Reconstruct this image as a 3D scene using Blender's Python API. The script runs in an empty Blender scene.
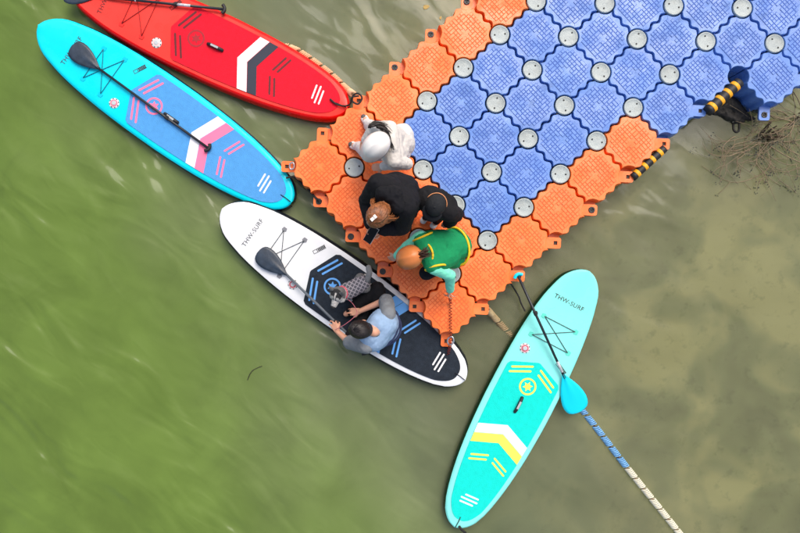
import bpy, bmesh, math, random
from mathutils import Vector, Matrix, noise, Quaternion

random.seed(7)
R = math.radians
PI = math.pi
scene = bpy.context.scene
C = scene.collection

# ------------------------------------------------------------------ camera
CAM_H = 6.5           # metres above the water
FPX = 617.0           # focal length in pixels of an 800 px wide picture
cam_d = bpy.data.cameras.new('camera')
cam_d.sensor_width = 36.0
cam_d.lens = FPX / 800.0 * 36.0
cam_d.clip_start = 0.1
cam_d.clip_end = 600
cam = bpy.data.objects.new('camera', cam_d)
cam.location = (0, 0, CAM_H)
cam.rotation_euler = (0, 0, 0)
C.objects.link(cam)
scene.camera = cam

# ------------------------------------------------------------------ sky + sun (bright overcast)
SUN_EL, SUN_AZ = 56.0, 62.0      # azimuth measured counter-clockwise from +X
world = bpy.data.worlds.new('World')
scene.world = world
world.use_nodes = True
wn = world.node_tree
bg = wn.nodes['Background']
sky = wn.nodes.new('ShaderNodeTexSky')
sky.sky_type = 'NISHITA'
sky.sun_disc = False
sky.sun_elevation = R(SUN_EL)
sky.sun_rotation = R(90 - SUN_AZ)
sky.air_density = 1.0
sky.dust_density = 6.0
sky.ozone_density = 0.6
wn.links.new(sky.outputs[0], bg.inputs[0])
bg.inputs[1].default_value = 0.15

sun_d = bpy.data.lights.new('sun', 'SUN')
sun_d.energy = 1.3
sun_d.angle = R(40)
sun_d.color = (1.0, 0.96, 0.90)
sun = bpy.data.objects.new('sun', sun_d)
C.objects.link(sun)
sd = Vector((math.cos(R(SUN_EL)) * math.cos(R(SUN_AZ)), math.cos(R(SUN_EL)) * math.sin(R(SUN_AZ)), math.sin(R(SUN_EL))))
sun.rotation_euler = sd.to_track_quat('Z', 'Y').to_euler()
sun.location = sd * 30

vs = scene.view_settings
vs.view_transform = 'Standard'
vs.look = 'None'
vs.exposure = 0.22
vs.gamma = 1.0
vs.use_curve_mapping = False

# ------------------------------------------------------------------ helpers
WZ = -0.03            # water level
def P(px, py, z=0.0):
    """point that the photograph shows at pixel (px, py), at height z"""
    k = (CAM_H - z) / FPX
    return Vector(((px - 400.0) * k, (266.5 - py) * k, z))

def s2l(c):
    c /= 255.0
    return c / 12.92 if c <= 0.04045 else ((c + 0.055) / 1.055) ** 2.4

def rgb(r, g, b, k=1.0):
    return (s2l(r) * k, s2l(g) * k, s2l(b) * k, 1.0)

MATS = {}
def mat(name, col, rough=0.5, var=0.08, vscale=6.0, bump=0.0, bscale=60.0, rand=0.0, spec=0.5, metal=0.0,
        dirt=None, dirt_amt=0.0, dirt_scale=3.0, coat=0.0, stretch=None, detail=4.0, world=False, stain=None, rvar=0.0):
    if name in MATS:
        return MATS[name]
    m = bpy.data.materials.new(name)
    m.use_nodes = True
    nt = m.node_tree
    b = nt.nodes['Principled BSDF']
    N = nt.nodes.new
    L = nt.links.new
    tc = N('ShaderNodeTexCoord')
    mp = N('ShaderNodeMapping')
    if stretch:
        mp.inputs['Scale'].default_value = stretch
    src = N('ShaderNodeNewGeometry').outputs['Position'] if world else tc.outputs['Object']
    L(src, mp.inputs['Vector'])
    nz = N('ShaderNodeTexNoise')
    nz.inputs['Scale'].default_value = vscale
    nz.inputs['Detail'].default_value = detail
    L(mp.outputs[0], nz.inputs['Vector'])
    mr = N('ShaderNodeMapRange')
    mr.inputs['From Min'].default_value = 0.25
    mr.inputs['From Max'].default_value = 0.75
    mr.inputs['To Min'].default_value = 1.0 - var
    mr.inputs['To Max'].default_value = 1.0 + var
    L(nz.outputs['Fac'], mr.inputs['Value'])
    val = mr.outputs[0]
    if rand > 0:
        oi = N('ShaderNodeObjectInfo')
        m2 = N('ShaderNodeMapRange')
        m2.inputs['To Min'].default_value = 1 - rand
        m2.inputs['To Max'].default_value = 1 + rand
        L(oi.outputs['Random'], m2.inputs['Value'])
        mu = N('ShaderNodeMath'); mu.operation = 'MULTIPLY'
        L(val, mu.inputs[0]); L(m2.outputs[0], mu.inputs[1])
        val = mu.outputs[0]
    mix = N('ShaderNodeMix'); mix.data_type = 'RGBA'; mix.blend_type = 'MULTIPLY'
    mix.inputs['Factor'].default_value = 1.0
    mix.inputs[6].default_value = col
    L(val, mix.inputs[7])
    out = mix.outputs[2]
    if dirt:
        n2 = N('ShaderNodeTexNoise')
        n2.inputs['Scale'].default_value = dirt_scale
        n2.inputs['Detail'].default_value = 8
        n2.inputs['Roughness'].default_value = 0.65
        L(src, n2.inputs['Vector'])
        r2 = N('ShaderNodeMapRange')
        r2.inputs['From Min'].default_value = 0.48
        r2.inputs['From Max'].default_value = 0.72
        r2.inputs['To Max'].default_value = dirt_amt
        L(n2.outputs['Fac'], r2.inputs['Value'])
        mx = N('ShaderNodeMix'); mx.data_type = 'RGBA'
        L(r2.outputs[0], mx.inputs['Factor'])
        L(out, mx.inputs[6])
        mx.inputs[7].default_value = dirt
        out = mx.outputs[2]
    if stain:      # dried mud and footmarks: (colour, amount, scale, threshold)
        n4 = N('ShaderNodeTexNoise')
        n4.inputs['Scale'].default_value = stain[2]; n4.inputs['Detail'].default_value = 9; n4.inputs['Roughness'].default_value = 0.72
        L(src, n4.inputs['Vector'])
        r4 = N('ShaderNodeMapRange')
        r4.inputs['From Min'].default_value = stain[3]; r4.inputs['From Max'].default_value = stain[3] + 0.14
        r4.inputs['To Max'].default_value = stain[1]
        L(n4.outputs['Fac'], r4.inputs['Value'])
        m4 = N('ShaderNodeMix'); m4.data_type = 'RGBA'
        L(r4.outputs[0], m4.inputs['Factor']); L(out, m4.inputs[6]); m4.inputs[7].default_value = stain[0]
        out = m4.outputs[2]
    L(out, b.inputs['Base Color'])
    b.inputs['Roughness'].default_value = rough
    if rvar > 0:   # wet and dry patches
        n5 = N('ShaderNodeTexNoise'); n5.inputs['Scale'].default_value = 3.5; n5.inputs['Detail'].default_value = 6; n5.inputs['Roughness'].default_value = 0.6
        L(src, n5.inputs['Vector'])
        r5 = N('ShaderNodeMapRange'); r5.inputs['From Min'].default_value = 0.42; r5.inputs['From Max'].default_value = 0.6
        r5.inputs['To Min'].default_value = max(0.08, rough - rvar); r5.inputs['To Max'].default_value = rough + rvar * 0.6
        L(n5.outputs['Fac'], r5.inputs['Value']); L(r5.outputs[0], b.inputs['Roughness'])
    b.inputs['Specular IOR Level'].default_value = spec
    b.inputs['Metallic'].default_value = metal
    b.inputs['Coat Weight'].default_value = coat
    if bump > 0:
        n3 = N('ShaderNodeTexNoise')
        n3.inputs['Scale'].default_value = bscale
        n3.inputs['Detail'].default_value = 3
        L(mp.outputs[0], n3.inputs['Vector'])
        bp = N('ShaderNodeBump')
        bp.inputs['Strength'].default_value = bump
        bp.inputs['Distance'].default_value = 0.01
        L(n3.outputs['Fac'], bp.inputs['Height'])
        L(bp.outputs[0], b.inputs['Normal'])
    MATS[name] = m
    return m

def tag(o, label=None, cat=None, group=None, kind=None):
    if label: o['label'] = label
    if cat: o['category'] = cat
    if group: o['group'] = group
    if kind: o['kind'] = kind
    return o

def empty(name, loc=(0, 0, 0), rz=0.0):
    o = bpy.data.objects.new(name, None)
    o.empty_display_size = 0.1
    o.location = loc
    o.rotation_euler = (0, 0, rz)
    C.objects.link(o)
    return o

def link(name, me, m=None, parent=None, loc=None):
    o = bpy.data.objects.new(name, me)
    C.objects.link(o)
    if m is not None:
        ms = m if isinstance(m, (list, tuple)) else [m]
        if not len(me.materials):
            for x in ms: me.materials.append(x)
    if parent is not None:
        o.parent = parent
    if loc is not None:
        o.location = loc
    return o

class MB:
    """collects vertices and faces"""
    def __init__(s):
        s.v = []; s.f = []; s.mi = []; s.cur = 0
    def add(s, vs_, fs):
        n = len(s.v)
        s.v.extend([tuple(x) for x in vs_])
        for f in fs:
            s.f.append(tuple(i + n for i in f)); s.mi.append(s.cur)
    def box(s, c, d, rot=0.0, taper=1.0):
        cx, cy, cz = c; hx, hy, hz = d[0] / 2, d[1] / 2, d[2] / 2
        cr, sr = math.cos(rot), math.sin(rot)
        vv = []
        for z, k in ((-hz, 1.0), (hz, taper)):
            for x, y in ((-hx, -hy), (hx, -hy), (hx, hy), (-hx, hy)):
                x *= k; y *= k
                vv.append((cx + x * cr - y * sr, cy + x * sr + y * cr, cz + z))
        s.add(vv, [(3, 2, 1, 0), (4, 5, 6, 7), (0, 1, 5, 4), (1, 2, 6, 5), (2, 3, 7, 6), (3, 0, 4, 7)])
    def tube(s, pts, rad, n=8, closed=False, cap=True):
        pts = [Vector(p) for p in pts]
        m_ = len(pts)
        rads = rad if isinstance(rad, (list, tuple)) else [rad] * m_
        t0 = (pts[1] - pts[0]).normalized()
        ref = Vector((0, 0, 1)) if abs(t0.z) < 0.9 else Vector((1, 0, 0))
        u = t0.cross(ref).normalized()
        base = len(s.v)
        for i, p in enumerate(pts):
            if closed:
                t = (pts[(i + 1) % m_] - pts[i - 1]).normalized()
            else:
                t = (pts[min(i + 1, m_ - 1)] - pts[max(i - 1, 0)]).normalized()
            u = (u - t * u.dot(t))
            if u.length < 1e-6: u = t.orthogonal()
            u.normalize()
            w = t.cross(u)
            for k in range(n):
                a = 2 * PI * k / n
                q = p + (u * math.cos(a) + w * math.sin(a)) * rads[i]
                s.v.append(tuple(q))
        segs = m_ if closed else m_ - 1
        for i in range(segs):
            j = (i + 1) % m_
            for k in range(n):
                k2 = (k + 1) % n
                s.f.append((base + i * n + k, base + i * n + k2, base + j * n + k2, base + j * n + k)); s.mi.append(s.cur)
        if cap and not closed:
            s.f.append(tuple(base + k for k in reversed(range(n)))); s.mi.append(s.cur)
            s.f.append(tuple(base + (m_ - 1) * n + k for k in range(n))); s.mi.append(s.cur)
    def poly(s, pts, z0, z1, zf=None):
        """extruded outline (counter-clockwise); zf(x) adds height"""
        n = len(pts)
        zf = zf or (lambda x: 0)
        vv = [(x, y, z0 + zf(x)) for x, y in pts] + [(x, y, z1 + zf(x)) for x, y in pts]
        fs = [tuple(range(n, 2 * n)), tuple(reversed(range(n)))]
        for i in range(n):
            j = (i + 1) % n
            fs.append((i, j, n + j, n + i))
        s.add(vv, fs)
    def lathe(s, prof, n=24, sx=1.0, sy=1.0, center=(0, 0, 0), close_top=True, close_bot=True):
        base = len(s.v)
        for r, z in prof:
            for k in range(n):
                a = 2 * PI * k / n
                s.v.append((center[0] + r * sx * math.cos(a), center[1] + r * sy * math.sin(a), center[2] + z))
        for i in range(len(prof) - 1):
            for k in range(n):
                k2 = (k + 1) % n
                s.f.append((base + i * n + k, base + i * n + k2, base + (i + 1) * n + k2, base + (i + 1) * n + k)); s.mi.append(s.cur)
        if close_bot:
            s.f.append(tuple(base + k for k in reversed(range(n)))); s.mi.append(s.cur)
        if close_top:
            e = base + (len(prof) - 1) * n
            s.f.append(tuple(e + k for k in range(n))); s.mi.append(s.cur)
    def mesh(s, name, smooth=False):
        me = bpy.data.meshes.new(name)
        me.from_pydata(s.v, [], s.f)
        me.validate()
        if len(me.polygons) == len(s.mi):
            me.polygons.foreach_set('material_index', s.mi)
        if smooth:
            me.shade_smooth()
        me.update()
        return me
    def build(s, name, m, parent=None, smooth=False, loc=None, rel=None):
        """rel: subtract this world position (the parent's) from the vertices"""
        if rel is not None:
            s.v = [(x - rel[0], y - rel[1], z - rel[2]) for x, y, z in s.v]
        return link(name, s.mesh(name, smooth), m, parent, loc)

def catmull(pts, n=8, closed=False):
    pts = [Vector(p) for p in pts]
    out = []
    m_ = len(pts)
    rng = range(m_) if closed else range(m_ - 1)
    for i in rng:
        if closed:
            p0, p1, p2, p3 = pts[i - 1], pts[i], pts[(i + 1) % m_], pts[(i + 2) % m_]
        else:
            p0, p1, p2, p3 = pts[max(i - 1, 0)], pts[i], pts[i + 1], pts[min(i + 2, m_ - 1)]
        for k in range(n):
            t = k / n
            out.append(0.5 * ((2 * p1) + (p2 - p0) * t + (2 * p0 - 5 * p1 + 4 * p2 - p3) * t * t + (3 * p1 - p0 - 3 * p2 + p3) * t ** 3))
    if not closed:
        out.append(pts[-1])
    return out

# ------------------------------------------------------------------ lake bed
def lake_bed():
    n = 90
    size = 9.0
    xs = [-120, -60, -30, -15] + [-size + 2 * size * i / n for i in range(n + 1)] + [15, 30, 60, 120]
    mb = MB()
    W = len(xs)
    for y in xs:
        for x in xs:
            xx = max(-9, min(9, x)); yy = max(-9, min(9, y))
            d = 1.7 - 0.16 * (xx + 9) + 0.05 * -yy
            d = max(0.42, d * 0.75)
            d += 0.10 * noise.noise(Vector((xx * 0.55, yy * 0.55, 3))) + 0.03 * noise.noise(Vector((xx * 2.3, yy * 2.3, 7)))
            mb.v.append((x, y, -d))
    for j in range(W - 1):
        for i in range(W - 1):
            mb.f.append((j * W + i, j * W + i + 1, (j + 1) * W + i + 1, (j + 1) * W + i)); mb.mi.append(0)
    m = bpy.data.materials.new('silt')
    m.use_nodes = True
    nt = m.node_tree; N = nt.nodes.new; L = nt.links.new
    b = nt.nodes['Principled BSDF']
    b.inputs['Roughness'].default_value = 0.95
    b.inputs['Specular IOR Level'].default_value = 0.05
    tc = N('ShaderNodeTexCoord')
    n1 = N('ShaderNodeTexNoise'); n1.inputs['Scale'].default_value = 1.5; n1.inputs['Detail'].default_value = 2.5; n1.inputs['Distortion'].default_value = 0.4
    n2 = N('ShaderNodeTexNoise'); n2.inputs['Scale'].default_value = 8.0; n2.inputs['Detail'].default_value = 7; n2.inputs['Roughness'].default_value = 0.7
    L(tc.outputs['Object'], n1.inputs['Vector']); L(tc.outputs['Object'], n2.inputs['Vector'])
    cr = N('ShaderNodeValToRGB')
    e = cr.color_ramp.elements
    e[0].position = 0.32; e[0].color = (0.18, 0.18, 0.115, 1)
    e[1].position = 0.64; e[1].color = (0.51, 0.45, 0.31, 1)
    e2 = e.new(0.47); e2.color = (0.27, 0.27, 0.18, 1)
    L(n1.outputs['Fac'], cr.inputs[0])
    c2 = N('ShaderNodeValToRGB')
    e = c2.color_ramp.elements
    e[0].position = 0.33; e[0].color = (0.34, 0.40, 0.32, 1)
    e[1].position = 0.46; e[1].color = (1, 1, 1, 1)
    L(n2.outputs['Fac'], c2.inputs[0])
    mx = N('ShaderNodeMix'); mx.data_type = 'RGBA'; mx.blend_type = 'MULTIPLY'; mx.inputs['Factor'].default_value = 0.38
    L(cr.outputs[0], mx.inputs[6]); L(c2.outputs[0], mx.inputs[7])
    L(mx.outputs[2], b.inputs['Base Color'])
    o = mb.build('lake_bed', m, smooth=True)
    tag(o, kind='structure')

# ------------------------------------------------------------------ water
def water():
    mb = MB()
    s = 120
    mb.add([(-s, -s, WZ), (s, -s, WZ), (s, s, WZ), (-s, s, WZ)], [(0, 1, 2, 3)])
    m = bpy.data.materials.new('turbid_water')
    m.use_nodes = True
    nt = m.node_tree; N = nt.nodes.new; L = nt.links.new
    for n in list(nt.nodes): nt.nodes.remove(n)
    out = N('ShaderNodeOutputMaterial')
    tc = N('ShaderNodeTexCoord')
    sep = N('ShaderNodeSeparateXYZ'); L(tc.outputs['Object'], sep.inputs[0])
    # shallows lie towards +x: how much silt and bed shows through
    big = N('ShaderNodeTexNoise'); big.inputs['Scale'].default_value = 0.45; big.inputs['Detail'].default_value = 4
    L(tc.outputs['Object'], big.inputs['Vector'])
    def math_(op, a, b):
        q = N('ShaderNodeMath'); q.operation = op
        for i, x in enumerate((a, b)):
            if isinstance(x, (int, float)): q.inputs[i].default_value = x
            else: L(x, q.inputs[i])
        return q.outputs[0]
    g = math_('ADD', sep.outputs['X'], math_('MULTIPLY', sep.outputs['Y'], 0.42))
    g = math_('ADD', g, math_('MULTIPLY', math_('SUBTRACT', big.outputs['Fac'], 0.5), 3.2))
    sh = N('ShaderNodeMapRange'); sh.interpolation_type = 'SMOOTHSTEP'
    sh.inputs['From Min'].default_value = -3.6; sh.inputs['From Max'].default_value = 3.2
    L(g, sh.inputs['Value'])
    ramp = N('ShaderNodeValToRGB')
    e = ramp.color_ramp.elements
    e[0].position = 0.0; e[0].color = (0.130, 0.206, 0.040, 1)
    e[1].position = 1.0; e[1].color = (0.275, 0.282, 0.178, 1)
    k = e.new(0.30); k.color = (0.174, 0.218, 0.092, 1)
    k = e.new(0.52); k.color = (0.156, 0.184, 0.100, 1)  # darker stop: shade around the dock painted into the water colour
    k = e.new(0.72); k.color = (0.200, 0.218, 0.126, 1)
    L(sh.outputs[0], ramp.inputs[0])
    # drifting silt clouds
    cl = N('ShaderNodeTexNoise'); cl.inputs['Scale'].default_value = 1.3; cl.inputs['Detail'].default_value = 6; cl.inputs['Roughness'].default_value = 0.55
    cl.inputs['Distortion'].default_value = 0.6
    L(tc.outputs['Object'], cl.inputs['Vector'])
    cm = N('ShaderNodeMapRange'); cm.inputs['From Min'].default_value = 0.3; cm.inputs['From Max'].default_value = 0.7
    cm.inputs['To Min'].default_value = 0.84; cm.inputs['To Max'].default_value = 1.14
    L(cl.outputs['Fac'], cm.inputs['Value'])
    mul = N('ShaderNodeMix'); mul.data_type = 'RGBA'; mul.blend_type = 'MULTIPLY'; mul.inputs['Factor'].default_value = 1
    L(ramp.outputs[0], mul.inputs[6]); L(cm.outputs[0], mul.inputs[7])
    dif = N('ShaderNodeBsdfDiffuse'); DIF = dif; L(mul.outputs[2], dif.inputs['Color'])
    tr = N('ShaderNodeBsdfTransparent'); tr.inputs['Color'].default_value = (0.80, 0.86, 0.66, 1)
    tmix = N('ShaderNodeMixShader')
    tf = N('ShaderNodeMapRange'); tf.inputs['From Min'].default_value = 0.35; tf.inputs['From Max'].default_value = 1.0
    tf.inputs['To Min'].default_value = 0.10; tf.inputs['To Max'].default_value = 0.74
    L(sh.outputs[0], tf.inputs['Value'])
    L(tf.outputs[0], tmix.inputs[0]); L(dif.outputs[0], tmix.inputs[1]); L(tr.outputs[0], tmix.inputs[2])
    # ripples: long wavelets whose crests run down to the right, plus fine chop
    def ripple(rot, scale, nscale, det, dist):
        mp = N('ShaderNodeMapping'); mp.vector_type = 'TEXTURE'; mp.inputs['Rotation'].default_value = (0, 0, R(-rot)); mp.inputs['Scale'].default_value = [1 / q for q in scale]
        L(tc.outputs['Object'], mp.inputs['Vector'])
        nz = N('ShaderNodeTexNoise'); nz.inputs['Scale'].default_value = nscale; nz.inputs['Detail'].default_value = det
        nz.inputs['Distortion'].default_value = dist
        L(mp.outputs[0], nz.inputs['Vector'])
        return nz.outputs['Fac']
    r1 = ripple(38, (0.62, 1.35, 1), 1.45, 1.2, 1.3)
    r2 = ripple(40, (0.8, 1.7, 1), 3.6, 1.0, 0.8)
    r3 = ripple(10, (1, 1.3, 1), 1.1, 2.0, 0.2)
    h = math_('ADD', math_('MULTIPLY', r1, 1.0), math_('MULTIPLY', r2, 0.16))
    h = math_('ADD', h, math_('MULTIPLY', r3, 0.8))
    # breeze patches: some water is ruffled, some is smooth; the shallows lie calmer
    pn = N('ShaderNodeTexNoise'); pn.inputs['Scale'].default_value = 0.55; pn.inputs['Detail'].default_value = 2
    L(tc.outputs['Object'], pn.inputs['Vector'])
    pm = N('ShaderNodeMapRange'); pm.inputs['From Min'].default_value = 0.35; pm.inputs['From Max'].default_value = 0.65
    pm.inputs['To Min'].default_value = 0.30; pm.inputs['To Max'].default_value = 1.0
    L(pn.outputs['Fac'], pm.inputs['Value'])
    calm = math_('SUBTRACT', 1.0, math_('MULTIPLY', sh.outputs[0], 0.72))
    h = math_('MULTIPLY', h, math_('MULTIPLY', pm.outputs[0], calm))
    bp = N('ShaderNodeBump'); bp.inputs['Strength'].default_value = 1.0; bp.inputs['Distance'].default_value = 0.102
    L(h, bp.inputs['Height'])
    b2_ = N('ShaderNodeBump'); b2_.inputs['Strength'].default_value = 1.0; b2_.inputs['Distance'].default_value = 0.055; L(h, b2_.inputs['Height']); L(b2_.outputs[0], DIF.inputs['Normal'])
    gl = N('ShaderNodeBsdfGlossy'); gl.inputs['Roughness'].default_value = 0.10
    L(bp.outputs[0], gl.inputs['Normal'])
    fr = N('ShaderNodeFresnel'); fr.inputs['IOR'].default_value = 1.38
    L(bp.outputs[0], fr.inputs['Normal'])
    mix = N('ShaderNodeMixShader')
    L(fr.outputs[0], mix.inputs[0]); L(tmix.outputs[0], mix.inputs[1]); L(gl.outputs[0], mix.inputs[2])
    L(mix.outputs[0], out.inputs['Surface'])
    o = mb.build('water', m)
    tag(o, kind='structure')

lake_bed()
water()

# ------------------------------------------------------------------ floating dock
DZ = 0.27
PU, PV = 0.4977, 0.4847
dock = empty('floating_dock', P(427, 101, DZ), R(42.37))
tag(dock, 'floating dock of interlocking orange and blue plastic blocks with grey round caps', 'dock')

def plastic(name, col, dirt, groove):
    m = mat(name, col, rough=0.42, var=0.06, vscale=5, bump=0.12, bscale=220, rand=0.05, dirt=dirt, dirt_amt=0.6, dirt_scale=5.0, world=True, stain=groove, rvar=0.22)
    return m
M_OR = plastic('orange_plastic', rgb(252, 120, 48), rgb(255, 148, 88), (rgb(150, 92, 58), 0.5, 7.0, 0.56))
M_BL = plastic('blue_plastic', rgb(90, 132, 206), rgb(132, 166, 220), (rgb(70, 92, 140), 0.5, 7.0, 0.56))
M_ORG = mat('orange_groove', rgb(230, 102, 46), rough=0.7, rand=0.05)
M_BLG = mat('blue_groove', rgb(66, 102, 182), rough=0.7, rand=0.05)
M_CAP = mat('grey_cap', rgb(172, 182, 181), rough=0.5, var=0.07, vscale=14, bump=0.35, bscale=110, rand=0.06, dirt=rgb(120, 122, 116), dirt_amt=0.5, dirt_scale=9)
M_BLACK = mat('black_rubber', (0.012, 0.012, 0.014, 1), rough=0.55, bump=0.1)
M_HOLE = mat('socket_dark', (0.06, 0.04, 0.03, 1), rough=0.8)
M_YEL = mat('yellow_band', rgb(245, 170, 20), rough=0.5)

def block_outline(inset=0.0105, rc=0.107):
    a, b = PU / 2, PV / 2
    corners = [(-a, -b), (a, -b), (a, b), (-a, b)]
    pts = []
    for k in range(4):
        x0, y0 = corners[k]; x1, y1 = corners[(k + 1) % 4]
        ln = math.hypot(x1 - x0, y1 - y0)
        dx, dy = (x1 - x0) / ln, (y1 - y0) / ln
        nx, ny = dy, -dx        # outward for ccw
        n = 30
        for i in range(n + 1):
            s = rc + (ln - 2 * rc) * i / n
            t = (s / ln - 0.5)
            w = 0.0150 * math.sin(2 * PI * 4.0 * t)
            pts.append((x0 + dx * s + nx * (w - inset), y0 + dy * s + ny * (w - inset)))
        # concave corner arc round corner k+1
        cx, cy = x1, y1
        a0 = math.atan2(pts[-1][1] - cy, pts[-1][0] - cx)
        # next side starts at corner + rc*nextdir
        xn, yn = corners[(k + 2) % 4]
        l2 = math.hypot(xn - x1, yn - y1); ex, ey = (xn - x1) / l2, (yn - y1) / l2
        a1 = math.atan2(ey, ex)
        while a1 > a0: a1 -= 2 * PI
        if a0 - a1 > PI: a1 += 2 * PI
        for i in range(1, 8):
            aa = a0 + (a1 - a0) * i / 8
            pts.append((cx + rc * math.cos(aa), cy + rc * math.sin(aa)))
    return pts

def shrink(pts, d):
    n = len(pts); out = []
    for i in range(n):
        x0, y0 = pts[i - 1]; x1, y1 = pts[(i + 1) % n]
        dx, dy = x1 - x0, y1 - y0
        l = math.hypot(dx, dy) or 1
        out.append((pts[i][0] - dy / l * d, pts[i][1] + dx / l * d))
    return out

def block_mesh():
    o = block_outline()
    rings = [(shrink(o, 0.02), -0.40), (shrink(o, -0.0085), -0.38), (shrink(o, -0.0090), -0.110), (shrink(o, -0.0065), -0.09), (shrink(o, -0.0005), -0.018), (shrink(o, 0.002), -0.004), (shrink(o, 0.006), 0.0)]
    mb = MB()
    n = len(o)
    for pts, z in rings:
        mb.v.extend([(x, y, z) for x, y in pts])
    for r_ in range(len(rings) - 1):
        for i in range(n):
            j = (i + 1) % n
            mb.f.append((r_ * n + i, r_ * n + j, (r_ + 1) * n + j, (r_ + 1) * n + i)); mb.mi.append(0)
    c_ = len(mb.v); mb.v.append((0, 0, 0.0))
    e_ = (len(rings) - 1) * n
    for i in range(n):
        mb.f.append((e_ + i, e_ + (i + 1) % n, c_)); mb.mi.append(0)
    return mb.mesh('float_block')

def tread_mesh(seed):
    rnd = random.Random(seed)
    mb = MB()
    sp = 0.0345
    n = 11
    used = set()
    def ok(i, j):
        x, y = (i - 5) * sp, (j - 5) * sp
        if math.hypot(x, y) < 0.042: return False
        if abs(x) + abs(y) > 0.282: return False
        return True
    for j in range(n):
        for i in range(n):
            if (i, j) in used or not ok(i, j): continue
            x, y = (i - 5) * sp, (j - 5) * sp
            wx = wy = 1
            q = rnd.random()
            if q < 0.14 and ok(i + 1, j) and i + 1 < n and (i + 1, j) not in used: wx = 2; used.add((i + 1, j))
            elif q < 0.28 and ok(i, j + 1) and j + 1 < n: wy = 2; used.add((i, j + 1))
            cx, cy = x + (wx - 1) * sp / 2, y + (wy - 1) * sp / 2
            mb.cur = 0
            mb.box((cx + rnd.uniform(-.0008, .0008), cy + rnd.uniform(-.0008, .0008), 0.0026), (wx * sp - 0.0072, wy * sp - 0.0072, 0.0034), 0, 0.95)
            mb.cur = 1
            hx, hy = wx * sp / 2, wy * sp / 2
            mb.add([(cx - hx, cy - hy, 0.0012), (cx + hx, cy - hy, 0.0012), (cx + hx, cy + hy, 0.0012), (cx - hx, cy + hy, 0.0012)], [(0, 1, 2, 3)])
    me = mb.mesh('tread')
    return me

B_ME = block_mesh()
B_ME.materials.append(M_BL)
T_ME = [tread_mesh(s) for s in (1, 2, 3, 4)]
for t in T_ME:
    t.materials.append(M_BL); t.materials.append(M_BLG)

def is_block(i, j):
    if -1 <= j <= 3 and -3 <= i <= 9: return True
    if j == 4 and 5 <= i <= 9: return True
    return False
def is_orange(i, j):
    return is_block(i, j) and (i <= -2 or j == -1 or (j == 3 and i <= 2))

def obj_mat(o, ms):
    for k, m in enumerate(ms):
        o.material_slots[k].link = 'OBJECT'
        o.material_slots[k].material = m

def lug_mesh(z):
    """plate reaching out along +x from its block (origin at the corner point), with a square socket"""
    mb = MB()
    h, k = 0.056, 0.019
    out = []
    for q, (sx, sy) in enumerate(((1, 1), (-1, 1), (-1, -1), (1, -1))):
        for a in (0, 30, 60, 90):
            aa = R(q * 90 + a)
            if sx > 0:
                out.append((h - 0.022 + 0.022 * math.cos(aa), sy * (h - 0.022) + 0.022 * math.sin(aa)))
            else:
                out.append((-0.125, sy * h * (0.97 + 0.03 * (a / 90.0))))
    n = len(out)
    inn = []
    for q, (sx, sy) in enumerate(((1, 1), (-1, 1), (-1, -1), (1, -1))):
        for a in range(4): inn.append((sx * k, sy * k))
    vv = [(x, y, z) for x, y in out] + [(x, y, z) for x, y in inn] + [(x, y, z - 0.022) for x, y in out] + [(x, y, z - 0.022) for x, y in inn]
    fs = []
    for i in range(n):
        j = (i + 1) % n
        fs.append((i, j, n + j, n + i))
        fs.append((2 * n + j, 2 * n + i, 3 * n + i, 3 * n + j))
        fs.append((j, i, 2 * n + i, 2 * n + j))
        fs.append((n + i, n + j, 3 * n + j, 3 * n + i))
    mb.add(vv, fs)
    mb.cur = 1
    mb.add([(-k, -k, z - 0.016), (k, -k, z - 0.016), (k, k, z - 0.016), (-k, k, z - 0.016)], [(0, 1, 2, 3)])
    return mb.mesh('connecting_lug')
LUG = [lug_mesh(-0.035 - 0.026 * q) for q in range(4)]
for l in LUG: l.materials.append(M_OR); l.materials.append(M_HOLE)

def blocks_at_corner(i, j):
    """blocks that meet at disc (i, j)"""
    return [b for b in ((i, j), (i - 1, j), (i - 1, j - 1), (i, j - 1)) if is_block(*b)]

rb = random.Random(5)
lug_top = {}
for j in range(-1, 5):
    for i in range(-3, 10):
        if not is_block(i, j): continue
        orange = is_orange(i, j)
        blk = link('float_block', B_ME, None, dock, ((i + .5) * PU, -(j + .5) * PV, rb.uniform(-0.003, 0.003)))
        blk.rotation_euler = (rb.uniform(-.006, .006), rb.uniform(-.006, .006), rb.choice((0, 2)) * PI / 2)
        obj_mat(blk, [M_OR if orange else M_BL])
        tr = link('tread', T_ME[rb.randrange(4)], None, blk, (0, 0, 0.0006))
        tr.rotation_euler = (0, 0, rb.choice((0, 2)) * PI / 2)
        obj_mat(tr, [M_OR, M_ORG] if orange else [M_BL, M_BLG])
        tag(tr, kind='stuff')
        # lugs only where the dock ends and they can be seen
        cs = [((1, -1), (i + 1, j + 1)), ((1, 1), (i + 1, j)), ((-1, 1), (i, j)), ((-1, -1), (i, j + 1))]
        for q, ((sx, sy), (ci, cj)) in enumerate(cs):
            if len(blocks_at_corner(ci, cj)) >= 3: continue
            if i >= 9 and sx > 0: continue
            flip = -1 if abs(blk.rotation_euler.z) > 1 else 1
            lg = link('connecting_lug', LUG[q], None, blk, (flip * sx * PU / 2, flip * sy * PV / 2, 0))
            ang = math.atan2(sy * flip, sx * flip)
            lug_top[(ci, cj)] = max(lug_top.get((ci, cj), -9), -0.035 - 0.026 * q)
            lg.rotation_euler = (0, 0, ang)
            obj_mat(lg, [M_OR if orange else M_BL, M_HOLE])

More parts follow.
